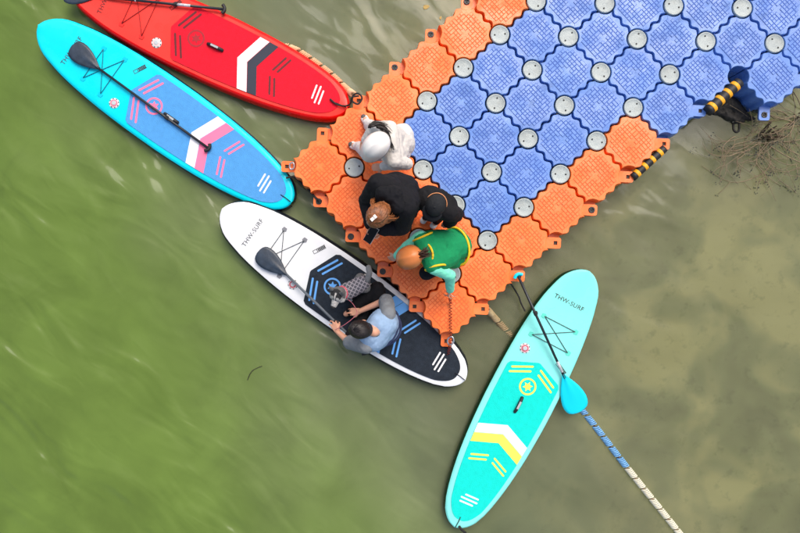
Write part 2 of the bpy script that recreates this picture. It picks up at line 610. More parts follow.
# caps
def cap_mesh():
    mb = MB()
    mb.lathe([(0.094, -0.045), (0.094, -0.004), (0.090, 0.001), (0.083, 0.003), (0.0815, 0.0015), (0.04, 0.003), (0.0, 0.0034)], 40, close_top=False)
    return mb.mesh('connector_cap', True)
CAP = cap_mesh(); CAP.materials.append(M_CAP)
def bolt_mesh():
    mb = MB(); mb.lathe([(0.0085, -0.01), (0.0085, 0.004), (0.006, 0.0055)], 12)
    return mb.mesh('bolt')
BOLT = bolt_mesh(); BOLT.materials.append(M_BLACK)
for j in range(-1, 6):
    for i in range(-3, 10):
        nb = len(blocks_at_corner(i, j))
        if nb < 3 or (i, j) == (5, 4): continue
        cp = link('connector_cap', CAP, None, dock, (i * PU, -j * PV, 0.002))
        cp.rotation_euler = (0, 0, rb.uniform(0, PI))
        for sgn in (-1, 1):
            link('bolt', BOLT, None, cp, (sgn * 0.052, 0.0, 0.0015))

# black pins in some of the edge lugs
def pin_mesh():
    mb = MB()
    mb.lathe([(0.034, -0.05), (0.034, -0.012), (0.030, -0.006), (0.018, -0.006), (0.016, -0.016), (0.006, -0.016), (0.005, -0.004), (0.0, -0.003)], 14, close_top=False)
    for k in range(4):
        a = k * PI / 2
        mb.box((0.024 * math.cos(a), 0.024 * math.sin(a), -0.004), (0.014, 0.010, 0.008), a)
    return mb.mesh('lug_pin')
PIN = pin_mesh(); PIN.materials.append(mat('pin_black', (0.02, 0.02, 0.022, 1), rough=0.45))
for (i, j) in ((0, -1), (1, -1), (1, 4), (6, 5), (-3, 0), (-3, 1), (-3, 2), (2, -1), (5, 5)):
    link('lug_pin', PIN, None, dock, (i * PU, -j * PV, lug_top.get((i, j), -0.03) + 0.012))

# striped bumper strips along the edge, parts of the dock
def bumper(i, j, out, rad, z, n=9, ends=0.03, bend=0.0):
    x0, x1 = (i) * PU + ends, (i + 1) * PU - ends
    y = -(j + 1) * PV - out
    mb = MB()
    pts = []
    for k in range(17):
        t = k / 16
        pts.append((x0 + (x1 - x0) * t, y - bend * math.sin(PI * t), z))
    mb.tube(pts, rad, 12)
    o = mb.build('bumper_strip', M_BLACK, dock, True)
    for k in range(4):
        t0 = 0.10 + k * 0.235
        m2 = MB()
        pp = []
        for q in range(5):
            t = t0 + 0.085 * q / 4
            pp.append((x0 + (x1 - x0) * t, y - bend * math.sin(PI * t), z))
        m2.tube(pp, rad * 1.035, 14)
        m2.build('yellow_band', M_YEL, o, True)
    return o
bumper(2, 3, 0.036, 0.042, -0.04)
b2 = bumper(4, 3, 0.048, 0.055, -0.005)

# ------------------------------------------------------------------ paddle boards
HW_T = [(0, 0), (.002, 6), (.006, 9.8), (.014, 13.6), (.03, 18), (.05, 21.6), (.08, 25.4), (.14, 29.9), (.2, 32.6), (.3, 35.4), (.42, 36.8), (.55, 37), (.68, 35.2), (.78, 32.3),
        (.88, 27.2), (.94, 21.8), (.97, 17), (.985, 12.6), (.994, 8.4), (.998, 5), (1, 0)]
def hw_raw(t):
    t = max(0, min(1, t))
    for (a, b), (c, d) in zip(HW_T, HW_T[1:]):
        if t <= c:
            k = (t - a) / (c - a)
            return b + (d - b) * k
    return 0
def hw_px(t):
    # rounded tips, light smoothing of the table between them
    if t < 0.05: return 21.6 * (max(t, 0) / 0.05) ** 0.44
    if t > 0.94: return 21.8 * (max(1 - t, 0) / 0.06) ** 0.42
    w = min(t - 0.05, 0.94 - t, 0.04)
    return (hw_raw(t - w) + 2 * hw_raw(t) + hw_raw(t + w)) / 4

TEXT_CACHE = {}
def text_mesh(body, size, extr):
    key = (body, size)
    if key in TEXT_CACHE: return TEXT_CACHE[key]
    cu = bpy.data.curves.new('lettering', 'FONT')
    cu.body = body; cu.size = size; cu.align_x = 'CENTER'; cu.align_y = 'CENTER'; cu.extrude = extr; cu.space_character = 1.08
    o = bpy.data.objects.new('lettering', cu)
    C.objects.link(o)
    dg = bpy.context.evaluated_depsgraph_get()
    me = bpy.data.meshes.new_from_object(o.evaluated_get(dg))
    bpy.data.objects.remove(o)
    TEXT_CACHE[key] = me
    return me

def board(name, label, cx, cy, L_px, theta, hwk, deck, rail, pad, bar_c, chev1, chev2, tail_c, star_c, text_c, anchor_c, cord_c, valve_c, rail_w=0.02, text=True, padbump=0.35):
    TOP = 0.12
    S = (CAM_H - TOP) / FPX            # metres per photo pixel on the deck
    Lm = L_px * S
    root = empty('paddle_board', P(cx, cy, TOP).xy.to_3d(), R(-theta))
    tag(root, label, 'paddle board', 'paddle boards')
    def hw(t): return hw_px(t) * hwk * S
    def X(t): return (t - 0.5) * Lm
    def T(x): return x / Lm + 0.5
    def rock(x):
        t = T(x)
        return 0.075 * max(0, (0.22 - t) / 0.22) ** 2
    TH = 0.165
    ts = [0.0006, .002, .004, .008, .014, .022, .03, .045] + [0.06 + 0.02 * k for k in range(44)] + [.955, .965, .975, .983, .989, .993, .9965, .9985, .9994]
    def section(t):
        h = hw(t)
        r = min(TH / 2, h * 0.9)
        e = min(r, 0.045)              # horizontal rail depth
        z0 = rock(X(t))
        prof = []
        # crown of the deck, then the rounded rail
        for k in (0, .35, .7, .9):
            prof.append(((h - e) * k, TOP - 0.006 * k * k))
        nst = 9
        for q in range(nst + 1):
            a = PI / 2 - PI * q / nst
            prof.append((h - e + e * math.cos(a), TOP - 0.006 - TH / 2 + (TH / 2) * math.sin(a)))
        prof.append(((h - e) * 0.5, TOP - TH - 0.006))
        prof.append((0, TOP - TH - 0.006))
        return [(y, z + z0) for y, z in prof]
    secs = [section(t) for t in ts]
    K = len(secs[0])
    # how far round the section the deck colour runs
    split = 5 if rail_w < 0.015 else 6 if rail_w < 0.03 else 4
    def strip(k0, k1):
        mb = MB()
        n = k1 - k0 + 1
        for sgn in (1, -1):
            base = len(mb.v)
            for t, sc in zip(ts, secs):
                for y, z in sc[k0:k1 + 1]:
                    mb.v.append((X(t), sgn * y, z))
            for i in range(len(ts) - 1):
                for k in range(n - 1):
                    f = (base + i * n + k, base + (i + 1) * n + k, base + (i + 1) * n + k + 1, base + i * n + k + 1)
                    mb.f.append(f if sgn < 0 else tuple(reversed(f))); mb.mi.append(0)
        return mb
    d = strip(0, split).build('deck', deck, root, True)
    for me in (d.data,):
        bm = bmesh.new(); bm.from_mesh(me); bmesh.ops.remove_doubles(bm, verts=bm.verts, dist=1e-5); bm.to_mesh(me); bm.free(); me.shade_smooth()
    r_ = strip(split, K - 1).build('rail', rail, root, True)
    bm = bmesh.new(); bm.from_mesh(r_.data); bmesh.ops.remove_doubles(bm, verts=bm.verts, dist=1e-5); bm.to_mesh(r_.data); bm.free(); r_.data.shade_smooth()
    Z0 = TOP - 0.004                   # where flat things start (the crown falls 6 mm)
    # deck pad
    def ph(t): return hw(min(1, t / 0.968)) * 0.80
    up, lo = [], []
    pts_t = [0.36] + [0.398 + 0.012 * k for k in range(45)] + [.936, .946, .953, .958, .9615, .9642, .966, .9673]
    for t in pts_t:
        h = 0.010 if t == 0.36 else ph(t)
        if abs(t - 0.398) < 1e-6: h *= 0.93
        up.append((X(t), h)); lo.append((X(t), -h))
    outl = lo + list(reversed(up))
    mb = MB(); mb.poly(outl, Z0 - 0.004, Z0 + 0.008)
    pad_o = mb.build('deck_pad', pad, root)
    ZP = Z0 + 0.008
    def flat(name, pts, m, z=ZP, th=0.0016, parent=pad_o):
        # keep counter-clockwise
        ar = sum(pts[i][0] * pts[(i + 1) % len(pts)][1] - pts[(i + 1) % len(pts)][0] * pts[i][1] for i in range(len(pts)))
        if ar < 0: pts = list(reversed(pts))
        mb = MB(); mb.poly(pts, z - 0.001, z + th)
        return mb.build(name, m, parent)
    def px(a): return (a / 300.0 - 0.5) * Lm      # a: photo pixels from the nose of a 300 px board
    def bar(a0, p0, a1, p1, w, m, name='stripe', z=ZP, parent=pad_o, th=0.0016):
        A = Vector((px(a0), p0 * S * hwk)); B = Vector((px(a1), p1 * S * hwk))
        dd = (B - A).normalized(); nn = Vector((-dd.y, dd.x)) * w * S / 2
        ex = dd * w * S * 0.35
        pts = [A - nn, B - nn, B + ex, B + nn, A + nn, A - ex]
        flat(name, [(q.x, q.y) for q in pts], m, z, th, parent)
    for sg in (1, -1):
        bar(114, 4.3 * sg, 124, 24 * sg, 2.0, bar_c)
        bar(119.5, 4.3 * sg, 129.5, 24 * sg, 2.0, bar_c)
        bar(217, 3.5 * sg, 224, 20 * sg, 1.9, bar_c)
        bar(222, 3.5 * sg, 229, 20 * sg, 1.9, bar_c)
    # chevrons run the whole width of the pad
    def chev(a0, a1, m, name):
        slope = 0.43
        def edge(a):
            y = 0.03
            for _ in range(30):
                t = (a + slope * y / S) / 300.0
                y = 0.5 * y + 0.5 * ph(t)
            return (px(a + slope * y / S), y - 0.001)
        e0, e1 = edge(a0), edge(a1)
        pts = [(px(a0), 0), e0, e1, (px(a1), 0), (e1[0], -e1[1]), (e0[0], -e0[1])]
        flat(name, pts, m)
    chev(180, 190.5, chev1, 'chevron_band')
    chev(190.9, 201, chev2, 'chevron_band')
    for k, (off, ln, sh) in enumerate(((-4.2, 7, 1.2), (0, 8.8, 0), (4.2, 7, -1.2))):
        bar(268 + off, -ln + sh, 268 + off - 1.0, ln + sh, 1.7, tail_c)
    # emblem: ring and star
    ring = MB(); n = 36
    rc, r1, r0 = (px(135), 0), 8.7 * S, 6.9 * S
    vv = []
    for z in (ZP - 0.001, ZP + 0.0016):
        for rr in (r1, r0):
            for k in range(n):
                a = 2 * PI * k / n
                vv.append((rc[0] + rr * math.cos(a), rc[1] + rr * math.sin(a), z))
    fs = []
    for k in range(n):
        k2 = (k + 1) % n
        fs += [(2 * n + k, 2 * n + k2, 3 * n + k2, 3 * n + k), (k, k2, 2 * n + k2, 2 * n + k), (n + k2, n + k, 3 * n + k, 3 * n + k2)]
    fs = [tuple(reversed(f)) if i % 3 == 0 else f for i, f in enumerate(fs)]
    ring.add(vv, fs)
    emb = ring.build('emblem_ring', star_c, pad_o)
    st = []
    for k in range(12):
        rr = (5.3 if k % 2 == 0 else 2.6) * S
        a = 2 * PI * k / 12
        st.append((rc[0] + rr * math.cos(a), rr * math.sin(a)))
    flat('emblem_star', st, star_c)
    # carry handle: black webbing with a grey grip
    hb = MB()
    for (x, ln) in ((px(156), 16 * S),):
        pts = [(x - ln / 2, 0, ZP), (x - ln / 2 + .012, 0, ZP + .012), (x - ln / 4, 0, ZP + .022), (x + ln / 4, 0, ZP + .022), (x + ln / 2 - .012, 0, ZP + .012), (x + ln / 2, 0, ZP)]
        hb.tube(catmull(pts, 4), 0.018, 8)
    hd = hb.build('carry_handle', M_BLACK, root, True)
    gp = MB(); gp.box((px(156), 0, ZP + 0.0405), (8 * S, 2.0 * S, 0.004)); gp.build('handle_label', mat('grey_label', rgb(170, 175, 178), 0.6), hd)
    # bungee cords and their anchors on the nose
    def dz(x): return Z0 + rock(x)
    A1, A2, B1, B2 = (62, -17.5), (62, 17.5), (85, -20.5), (85, 20.5)
    def pt(q, up_=0.006): return Vector((px(q[0]), q[1] * S * hwk, dz(px(q[0])) + up_))
    for a, b in ((A1, A2), (A2, B1), (A1, B2), (B1, B2)):
        mb = MB()
        p0, p1 = pt(a, .010), pt(b, .010)
        mb.tube([p0.lerp(p1, k / 8) for k in range(9)], 0.0036, 6)
        mb.build('bungee_cord', cord_c, root, True)
    for (a, p) in (A1, A2, B1, B2):
        q = Vector((px(a), p * S * hwk))
        sg = 1 if p > 0 else -1
        w = 2.6 * S
        pts = [(q.x - w, q.y), (q.x, q.y - sg * w * 1.0), (q.x + w, q.y), (q.x + w * .7, q.y + sg * w * 1.2), (q.x - w * .7, q.y + sg * w * 1.2)]
        ar = sum(pts[i][0] * pts[(i + 1) % 5][1] - pts[(i + 1) % 5][0] * pts[i][1] for i in range(5))
        if ar < 0: pts.reverse()
        mb = MB(); mb.poly(pts, Z0 - 0.003, Z0 + 0.006, rock)
        mb.build('cord_anchor', anchor_c, root)
    # valve
    vx, vy = px(101), -20.5 * S * hwk
    mb = MB(); mb.lathe([(5.2 * S, -0.006), (5.2 * S, 0.004), (3.9 * S, 0.008)], 28, center=(vx, vy, Z0))
    v0 = mb.build('inflation_valve', mat('valve_white', rgb(215, 215, 215), .5), root)
    mb = MB(); mb.lathe([(3.6 * S, 0.006), (3.6 * S, 0.010), (2.7 * S, 0.011)], 24, center=(vx, vy, Z0)); mb.build('valve_ring', valve_c, v0)
    mb = MB(); mb.lathe([(2.2 * S, 0.009), (2.2 * S, 0.014), (1.7 * S, 0.016)], 20, center=(vx, vy, Z0)); mb.build('valve_cap', mat('valve_cap', rgb(190, 195, 200), .5), v0)
    for k in range(8):
        a = k * PI / 4
        mb = MB(); mb.box((vx + 4.55 * S * math.cos(a), vy + 4.55 * S * math.sin(a), Z0 + 0.0065), (0.009, 0.012, 0.003), a); mb.build('valve_notch', M_BLACK, v0)
    # lettering across the nose
    if text:
        me = text_mesh('THW-SURF', 6.2 * S, 0.0008)
        o = link('lettering', me.copy(), None, root)
        o.data.materials.clear(); o.data.materials.append(text_c)
        x = px(38)
        o.location = (x, -2.0 * S, dz(x) + 0.0045)
        o.rotation_euler = (0, -math.atan((rock(x + .05) - rock(x - .05)) / 0.1), 0)
        o.rotation_euler = (Matrix.Rotation(-math.atan((rock(x + .05) - rock(x - .05)) / 0.1), 3, 'Y') @ Matrix.Rotation(R(90), 3, 'Z')).to_euler()
    # little framed plate mark beside the pad
    mk = Vector((px(102.5), 22 * S * hwk))
    ang = math.atan2(19.7, 10)
    dd = Vector((math.cos(ang), math.sin(ang))); nn = Vector((-dd.y, dd.x))
    def rect(u0, u1, v0_, v1_): return [tuple(mk + dd * u * S + nn * v * S) for u, v in ((u0, v0_), (u1, v0_), (u1, v1_), (u0, v1_))]
    for (u0, u1, v0_, v1_) in ((-6.8, 6.8, 1.4, 1.9), (-6.8, 6.8, -1.9, -1.4), (-6.8, -6.3, -1.4, 1.4), (-2.6, -2.0, -1.4, 1.4)):
        flat('plate_mark', rect(u0, u1, v0_, v1_), text_c, Z0 + 0.002, 0.002, root)
    for k in range(5):
        u = -1.3 + k * 1.65
        flat('plate_mark', rect(u, u + 1.25, -1.2, 1.2), text_c, Z0 + 0.002, 0.002, root)
    # leash plug and cord at the tail
    mb = MB(); mb.tube([(px(287), 0, Z0 + .012), (px(292), 0.004, Z0 + .014), (px(299), 0, Z0 + .02)], 0.0045, 6); mb.build('tail_cord', M_BLACK, root, True)
    return root

def gloss(name, c, **k):
    return mat(name, tuple(x * .92 for x in c[:3]) + (1,), spec=0.25, rough=k.pop('rough', 0.36), var=0.06, vscale=4, bump=0.05, bscale=160, dirt=k.pop('dirt', None), dirt_amt=k.pop('da', 0.0), dirt_scale=7, rvar=0.2, **k)
def eva(name, c, var=0.07):
    return mat(name, c, rough=0.8, var=var, vscale=22, bump=0.6, bscale=130, spec=0.25)

M_WHITE = mat('white_print', rgb(240, 240, 240), rough=0.6, var=0.03)
M_DKTXT = mat('dark_print', rgb(60, 62, 66), rough=0.6)
M_PINK = mat('pink_print', rgb(255, 120, 160), rough=0.6, var=.04)
M_YLW = mat('yellow_print', rgb(240, 225, 90), rough=0.6, var=.04)
M_LBL = mat('light_blue_print', rgb(95, 165, 235), rough=0.6, var=.05)
M_NAVY = mat('navy_print', rgb(40, 46, 62), rough=0.65, var=.1)
M_DRED = mat('dark_red_print', rgb(95, 10, 18), rough=0.6)
M_GREYA = mat('grey_anchor', rgb(125, 128, 134), rough=0.6)
M_CORD = mat('grey_cord', rgb(70, 78, 84), rough=0.7)

board('paddle_board', 'cyan paddle board with blue pad, white and pink chevrons', 166.7, 115.0, 305, 35.0, 1.0,
      gloss('cyan_deck', rgb(0, 226, 246)), gloss('navy_rail', rgb(16, 40, 70)), eva('blue_pad', rgb(82, 156, 220)),
      M_PINK, M_WHITE, M_PINK, M_WHITE, M_PINK, M_DKTXT, gloss('cyan_anchor', rgb(0, 205, 228)), mat('teal_cord', rgb(20, 110, 130), .7), mat('valve_pink', rgb(240, 130, 150), .5))
board('paddle_board', 'red paddle board with crimson pad, white and navy chevrons', 210.0, 45.0, 303, 24.8, 1.0,
      gloss('red_deck', rgb(252, 66, 56), dirt=rgb(200, 50, 45), da=0.35), gloss('red_rail', rgb(232, 14, 14)), eva('crimson_pad', rgb(226, 22, 46), 0.12),
      M_DRED, M_WHITE, M_NAVY, M_WHITE, mat('red_emblem', rgb(165, 12, 30), .6), M_DRED, gloss('red_anchor', rgb(225, 50, 45)), mat('red_cord', rgb(150, 25, 25), .7), mat('valve_red', rgb(230, 200, 200), .5), rail_w=0.05)
board('paddle_board', 'white paddle board with black pad carrying a seated person and a puppy', 344.5, 295.0, 296, 35.2, 1.03,
      gloss('white_deck', rgb(236, 240, 243)), gloss('black_rail', (0.012, 0.016, 0.022, 1)), eva('black_pad', rgb(36, 44, 54), 0.3),
      M_LBL, M_LBL, M_LBL, M_WHITE, M_LBL, M_DKTXT, M_GREYA, M_CORD, mat('valve_rose', rgb(190, 80, 90), .5), rail_w=0.01)
board('paddle_board', 'mint green paddle board with turquoise pad, white and yellow chevrons', 521.0, 399.3, 289, 117.3, 0.975,
      gloss('mint_deck', rgb(142, 244, 236)), gloss('dark_green_rail', rgb(8, 56, 28)), eva('turquoise_pad', rgb(10, 220, 206)),
      M_YLW, M_WHITE, M_YLW, M_WHITE, M_YLW, M_DKTXT, gloss('mint_anchor', rgb(100, 225, 205)), M_CORD, mat('valve_rose2', rgb(200, 90, 110), .5))


# ------------------------------------------------------------------ paddles
def paddle(label, tip, neck, grip, blade_w, blade_m, shaft_m, grip_m, marks=None, tilt=0.0, grip_kind='palm'):
    """tip, neck, grip: world points of blade end, throat and top grip"""
    tip, neck, grip = Vector(tip), Vector(neck), Vector(grip)
    root = empty('paddle', (neck.x, neck.y, neck.z))
    tag(root, label, 'paddle', 'paddles')
    sh = MB()
    d = (grip - neck)
    sh.tube([neck - d.normalized() * 0.05, neck + d * 0.5, grip], [0.0135, 0.0135, 0.0135], 12)
    s_ = sh.build('shaft', shaft_m, root, True, rel=neck)
    # clamp of the adjustable shaft
    cl = MB(); c = neck + d * 0.62
    cl.tube([c - d.normalized() * 0.02, c + d.normalized() * 0.02], 0.019, 10)
    cl.box((c.x + 0.012, c.y + 0.012, c.z + 0.012), (0.03, 0.014, 0.014), math.atan2(d.y, d.x))
    cl.build('clamp', M_BLACK, root, rel=neck)
    # blade: teardrop, gently dished, with a raised spine
    bl = MB()
    ax = (tip - neck); Lb = ax.length; ax.normalize()
    side = Vector((0, 0, 1)).cross(ax).normalized()
    side = (side * math.cos(tilt) + ax.cross(side) * math.sin(tilt)).normalized()
    up = ax.cross(side)
    if up.z < 0: up = -up; side = -side
    prof = [(0, .10), (.06, .17), (.15, .34), (.28, .58), (.42, .79), (.56, .93), (.68, 1.0), (.79, .985), (.88, .9), (.94, .76), (.98, .52), (1.0, .22)]
    nx = 8
    for face in (1, -1):
        base = len(bl.v)
        for t, w in prof:
            for k in range(nx + 1):
                q = -1 + 2 * k / nx
                dish = -0.012 * (t ** 1.5) + 0.014 * math.exp(-(q / 0.16) ** 2) * max(0, 1 - t * 1.25)
                edge = 0.0055 * (1 - q * q) + 0.0012
                p = neck + ax * (Lb * t) + side * (q * w * blade_w / 2) + up * (dish + (edge if face > 0 else -edge))
                bl.v.append(tuple(p))
        for i in range(len(prof) - 1):
            for k in range(nx):
                a = base + i * (nx + 1) + k
                f = (a, a + 1, a + nx + 2, a + nx + 1)
                bl.f.append(f if face > 0 else tuple(reversed(f))); bl.mi.append(0)
    n1 = len(prof) * (nx + 1)
    rim = [i * (nx + 1) for i in range(len(prof))] + [(len(prof) - 1) * (nx + 1) + k for k in range(1, nx + 1)] + [i * (nx + 1) + nx for i in reversed(range(len(prof) - 1))] + list(range(nx - 1, 0, -1))
    for i in range(len(rim)):
        a, b = rim[i], rim[(i + 1) % len(rim)]
        bl.f.append((a, b, b + n1, a + n1)); bl.mi.append(0)
    b_ = bl.build('blade', blade_m, root, True, rel=neck)
    me = b_.data
    bm = bmesh.new(); bm.from_mesh(me); bmesh.ops.recalc_face_normals(bm, faces=bm.faces); bm.to_mesh(me); bm.free(); me.shade_smooth()
    # top grip: a short rounded crossbar
    g = MB()
    gs = Vector((0, 0, 1)).cross(d.normalized()).normalized()
    dd = d.normalized()
    g.tube(catmull([grip - gs * 0.045 - dd * 0.012, grip - gs * 0.02 + dd * .008, grip + dd * .012, grip + gs * 0.02 + dd * .008, grip + gs * 0.045 - dd * .012], 4), 0.0175, 10)
    g.build('top_grip', grip_m, root, True, rel=neck)
    if marks:
        for (t0, t1, m, k) in marks:
            mm = MB(); mm.tube([neck + d * t0, neck + d * t1], 0.0142 + k, 12); mm.build('shaft_mark', m, root, True, rel=neck)
    return root

M_CARBON = mat('carbon_blade', rgb(44, 56, 70), rough=0.4, var=0.35, vscale=16, bump=0.1)
M_SHAFT = mat('black_shaft', rgb(34, 38, 44), rough=0.35, var=0.1)
M_GREYSH = mat('grey_shaft', rgb(96, 104, 112), rough=0.4)
M_CYANB = mat('cyan_blade', rgb(0, 214, 238), rough=0.35, var=0.03)
BZ = 0.155
M_SLV = mat('silver_mark', rgb(190, 195, 200), rough=.5, var=.4, vscale=60)
paddle('dark grey blade paddle lying on the cyan paddle board', P(71, 46, BZ + .02), P(100, 69.5, BZ), P(208, 148, BZ), 0.215, M_CARBON, M_SHAFT, M_BLACK)
paddle('dark grey paddle held across the white paddle board', P(258, 251.5, BZ + .02), P(287, 275, BZ + .005), P(366, 351.5, BZ + .18), 0.215, M_CARBON, M_GREYSH, M_BLACK)
paddle('black paddle lying along the red paddle board beyond its edge', P(62, -6.5, BZ + .02), P(97, -3.5, BZ), P(223.5, 9.3, BZ), 0.20, M_CARBON, M_SHAFT, M_BLACK,
       marks=[(0.62, 0.74, M_SLV, 0.0008), (0.30, 0.31, M_SLV, .001)])
paddle('bright cyan blade paddle leaning from the dock over the mint board', P(579.5, 412.5, .09), P(563, 374, .165), P(518, 275.5, .30), 0.27, M_CYANB, M_SHAFT, M_CYANB,
       marks=[(0.02, 0.13, M_SLV, 0.0008)])

# ------------------------------------------------------------------ float lines and ropes
def float_mesh(L_, r_, n=6):
    mb = MB()
    prof = []
    m_ = n * 8
    N = 14
    base = 0
    for i in range(m_ + 1):
        t = i / m_
        env = min(1, math.sqrt(max(0, 1 - (2 * t - 1) ** 8)) + 0.25)
        r = r_ * env * (0.62 + 0.38 * abs(math.sin(PI * n * t)))
        for k in range(N):
            a = 2 * PI * k / N
            x = (t - .5) * L_ + 0.35 * r_ * math.cos(a)       # slanted ridges
            mb.v.append((x, r * math.cos(a), r * math.sin(a)))
    for i in range(m_):
        for k in range(N):
            k2 = (k + 1) % N
            mb.f.append((i * N + k, (i + 1) * N + k, (i + 1) * N + k2, i * N + k2)); mb.mi.append(1 if abs(math.sin(PI * n * (i + .5) / m_)) < .42 else 0)
    mb.f.append(tuple(range(N))); mb.mi.append(0)
    mb.f.append(tuple(reversed(range(m_ * N, m_ * N + N)))); mb.mi.append(0)
    return mb.mesh('float', True)
FL = float_mesh(0.118, 0.036)
FL.materials.append(M_WHITE); FL.materials.append(M_WHITE)
M_FB = mat('float_blue', rgb(120, 178, 226), rough=.5, var=.25, vscale=30)
M_FD = mat('float_dark_blue', rgb(40, 66, 120), rough=.5)
M_FW = mat('float_cream', rgb(226, 224, 204), rough=.55, var=.12, vscale=20)
M_FG = mat('float_grey', rgb(150, 142, 122), rough=.6)
M_FT = mat('float_tan', rgb(168, 150, 112), rough=.6, var=.3, vscale=20)
M_FP = mat('float_peach', rgb(238, 190, 150), rough=.55, var=.12, vscale=20)
M_ROPE = mat('brown_rope', rgb(120, 92, 70), rough=.8, bump=.4, bscale=200)
def float_line(label, pts, step, colour, zf=0.012):
    path = [q + Vector((0, 0, WZ * max(0, 1 - max(0, q.z) / .1))) for q in catmull(pts, 24)]
    root = empty('float_line', path[0])
    tag(root, label, 'float line')
    core = MB(); core.tube(path, 0.0065, 6); core.build('core_rope', M_ROPE, root, True, rel=path[0])
    # walk along the path
    acc = 0.0; nxt = step * 0.5; k = 0
    for a, b in zip(path, path[1:]):
        L_ = (b - a).length
        while nxt <= acc + L_:
            p = a.lerp(b, (nxt - acc) / L_)
            d = (b - a)
            o = link('float', FL, None, root, p - path[0])
            o.rotation_mode = 'QUATERNION'
            o.rotation_quaternion = d.to_track_quat('X', 'Z') @ Quaternion((1, 0, 0), random.uniform(-.2, .2))
            obj_mat(o, colour(k, p))
            k += 1; nxt += step
        acc += L_
    return root
def col_main(k, p):
    px = 400 + p.x * FPX / CAM_H
    if px < 540: return (M_FT, M_ROPE)
    return (M_FB, M_FD) if px < 628 else (M_FW, M_FG)
float_line('line of ridged tan, blue and cream floats running from dock under mint board',
           [P(487, 309, .16), P(495, 318, .03), P(512, 336, -.03), P(545, 371, -.10), P(583, 411, -0.01), P(630, 471, .014), P(682, 536, .014), P(740, 610, .014), P(790, 680, .014)], 0.138, col_main)
float_line('line of peach coloured floats along the far edge of red board',
           [P(354, 95, .14), P(346, 88, .03), P(330, 73, .015), P(312, 59.5, .015), P(297, 50, .015), P(284, 45, -.03), P(268, 42, -.08)], 0.138, lambda k, p: (M_FP, M_FT))

def rope(name, label, cat, pts, rad, m, n=10, coil=None, group=None):
    path = catmull(pts, n)
    mb = MB()
    if coil:
        cr, pitch = coil
        out = []; acc = 0
        dense = []
        for a, b in zip(path, path[1:]):
            for q in range(12): dense.append((a.lerp(b, q / 12), (b - a).normalized()))
        prev = dense[0][0]
        for p, t in dense:
            acc += (p - prev).length; prev = p
            u = t.cross(Vector((0, 0, 1))).normalized(); w = u.cross(t)
            ph = 2 * PI * acc / pitch
            out.append(p + (u * math.cos(ph) + w * math.sin(ph)) * cr)
        path = out
    mb.tube(path, rad, 6)
    o = mb.build(name, m, None, True)
    if label: tag(o, label, cat, group)
    return o
M_DKROPE = mat('dark_rope', rgb(38, 36, 36), rough=.75, bump=.4, bscale=200)
# tethers
rope('tether_cord', 'black tether from tail of cyan board to dock lug', 'cord', [P(286, 178, .16), P(293, 177, .15), P(300, 182, .12), P(308, 189, .16), P(316, 198, .2), P(321, 201, .26)], 0.011, M_DKROPE)
rope('tether_cord', 'black looped tether between red board tail and orange dock corner', 'cord',
     [P(330, 99, .14), P(336, 104, .145), P(344, 106, .16), P(350, 104, .2), P(353, 96, .26), P(358, 93.5, .29), P(362, 98, .29), P(358, 104, .285), P(352, 101, .28), P(353, 97, .31), P(359, 96, .30)], 0.0095, M_DKROPE)
rope('tether_cord', 'thin black tether hanging from dock to left edge of mint board', 'cord', [P(511, 284, .22), P(515, 290, .06), P(519, 297, .03), P(521, 303, .03), P(525, 311, .10)], 0.009, M_DKROPE)
rope('leash_cord', 'short thick black leash on the tail of mint board', 'cord', [P(459, 526, .13), P(462, 530, .13), P(466, 534, .06), P(467, 544, .02), P(461, 556, .02)], 0.013, M_DKROPE)
rope('coiled_leash', 'dark coiled leash from green vest hand to tail of white board', 'leash',
     [P(450, 297, .40), P(450.5, 305, .305), P(450.5, 320, .30), P(450.5, 335, .30), P(450.5, 343, .27), P(449, 350, .16), P(448.3, 355, .145)], 0.0034, mat('leash_red', rgb(110, 24, 16), .6), 10, coil=(0.0125, 0.030))
# snap hook where the leash leaves the dock
hk = MB(); hk.tube(catmull([P(448.5, 338, .25), P(452.5, 337, .26), P(453.5, 342, .255), P(450, 345, .245), P(447.5, 342, .245)], 6, True), 0.008, 8, closed=True)
tag(hk.build('snap_hook', mat('steel', rgb(200, 205, 210), .3, metal=.8), None, True), 'steel snap hook at the orange corner beside white board', 'hook')
hk = MB(); hk.tube(catmull([P(290, 164, .22), P(293.5, 163, .225), P(294, 168, .22), P(290.5, 169, .215)], 6, True), 0.008, 8, closed=True)
tag(hk.build('snap_hook', mat('steel', rgb(200, 205, 210), .3, metal=.8), None, True), 'steel snap hook on orange lug beside tail of cyan board', 'hook')

# ------------------------------------------------------------------ floating bits
tw = MB()
tw.tube(catmull([P(247.5, 380, WZ + .006), P(250, 374, WZ + .008), P(254, 369.5, WZ + .008), P(262, 366, WZ + .006)], 6), [0.0038] * 12 + [0.003] * 7, 6)
tag(tw.build('floating_twig', mat('wet_twig', rgb(40, 34, 26), .7), None, True), 'small dark bent twig floating on open green water', 'twig')
def leaf(px, py, z, w, rot, lab):
    mb = MB(); c = P(px, py, z)
    pts = []
    for k in range(14):
        a = 2 * PI * k / 14
        pts.append((w * math.cos(a) * (1 + .15 * math.cos(3 * a)), 0.62 * w * math.sin(a)))
    mb.poly(pts, 0, 0.002)
    o = mb.build('fallen_leaf', mat('yellow_leaf', rgb(176, 150, 84), .7, var=.2), None, loc=c)
    o.rotation_euler = (0.1, 0.05, rot)
    tag(o, lab, 'leaf')
leaf(426, 7, WZ + 0.005, 0.034, 0.3, 'larger yellow leaf floating off the orange dock edge')
leaf(440.5, 18, WZ + 0.005, 0.018, 1.2, 'tiny yellow leaf touching the orange dock edge')

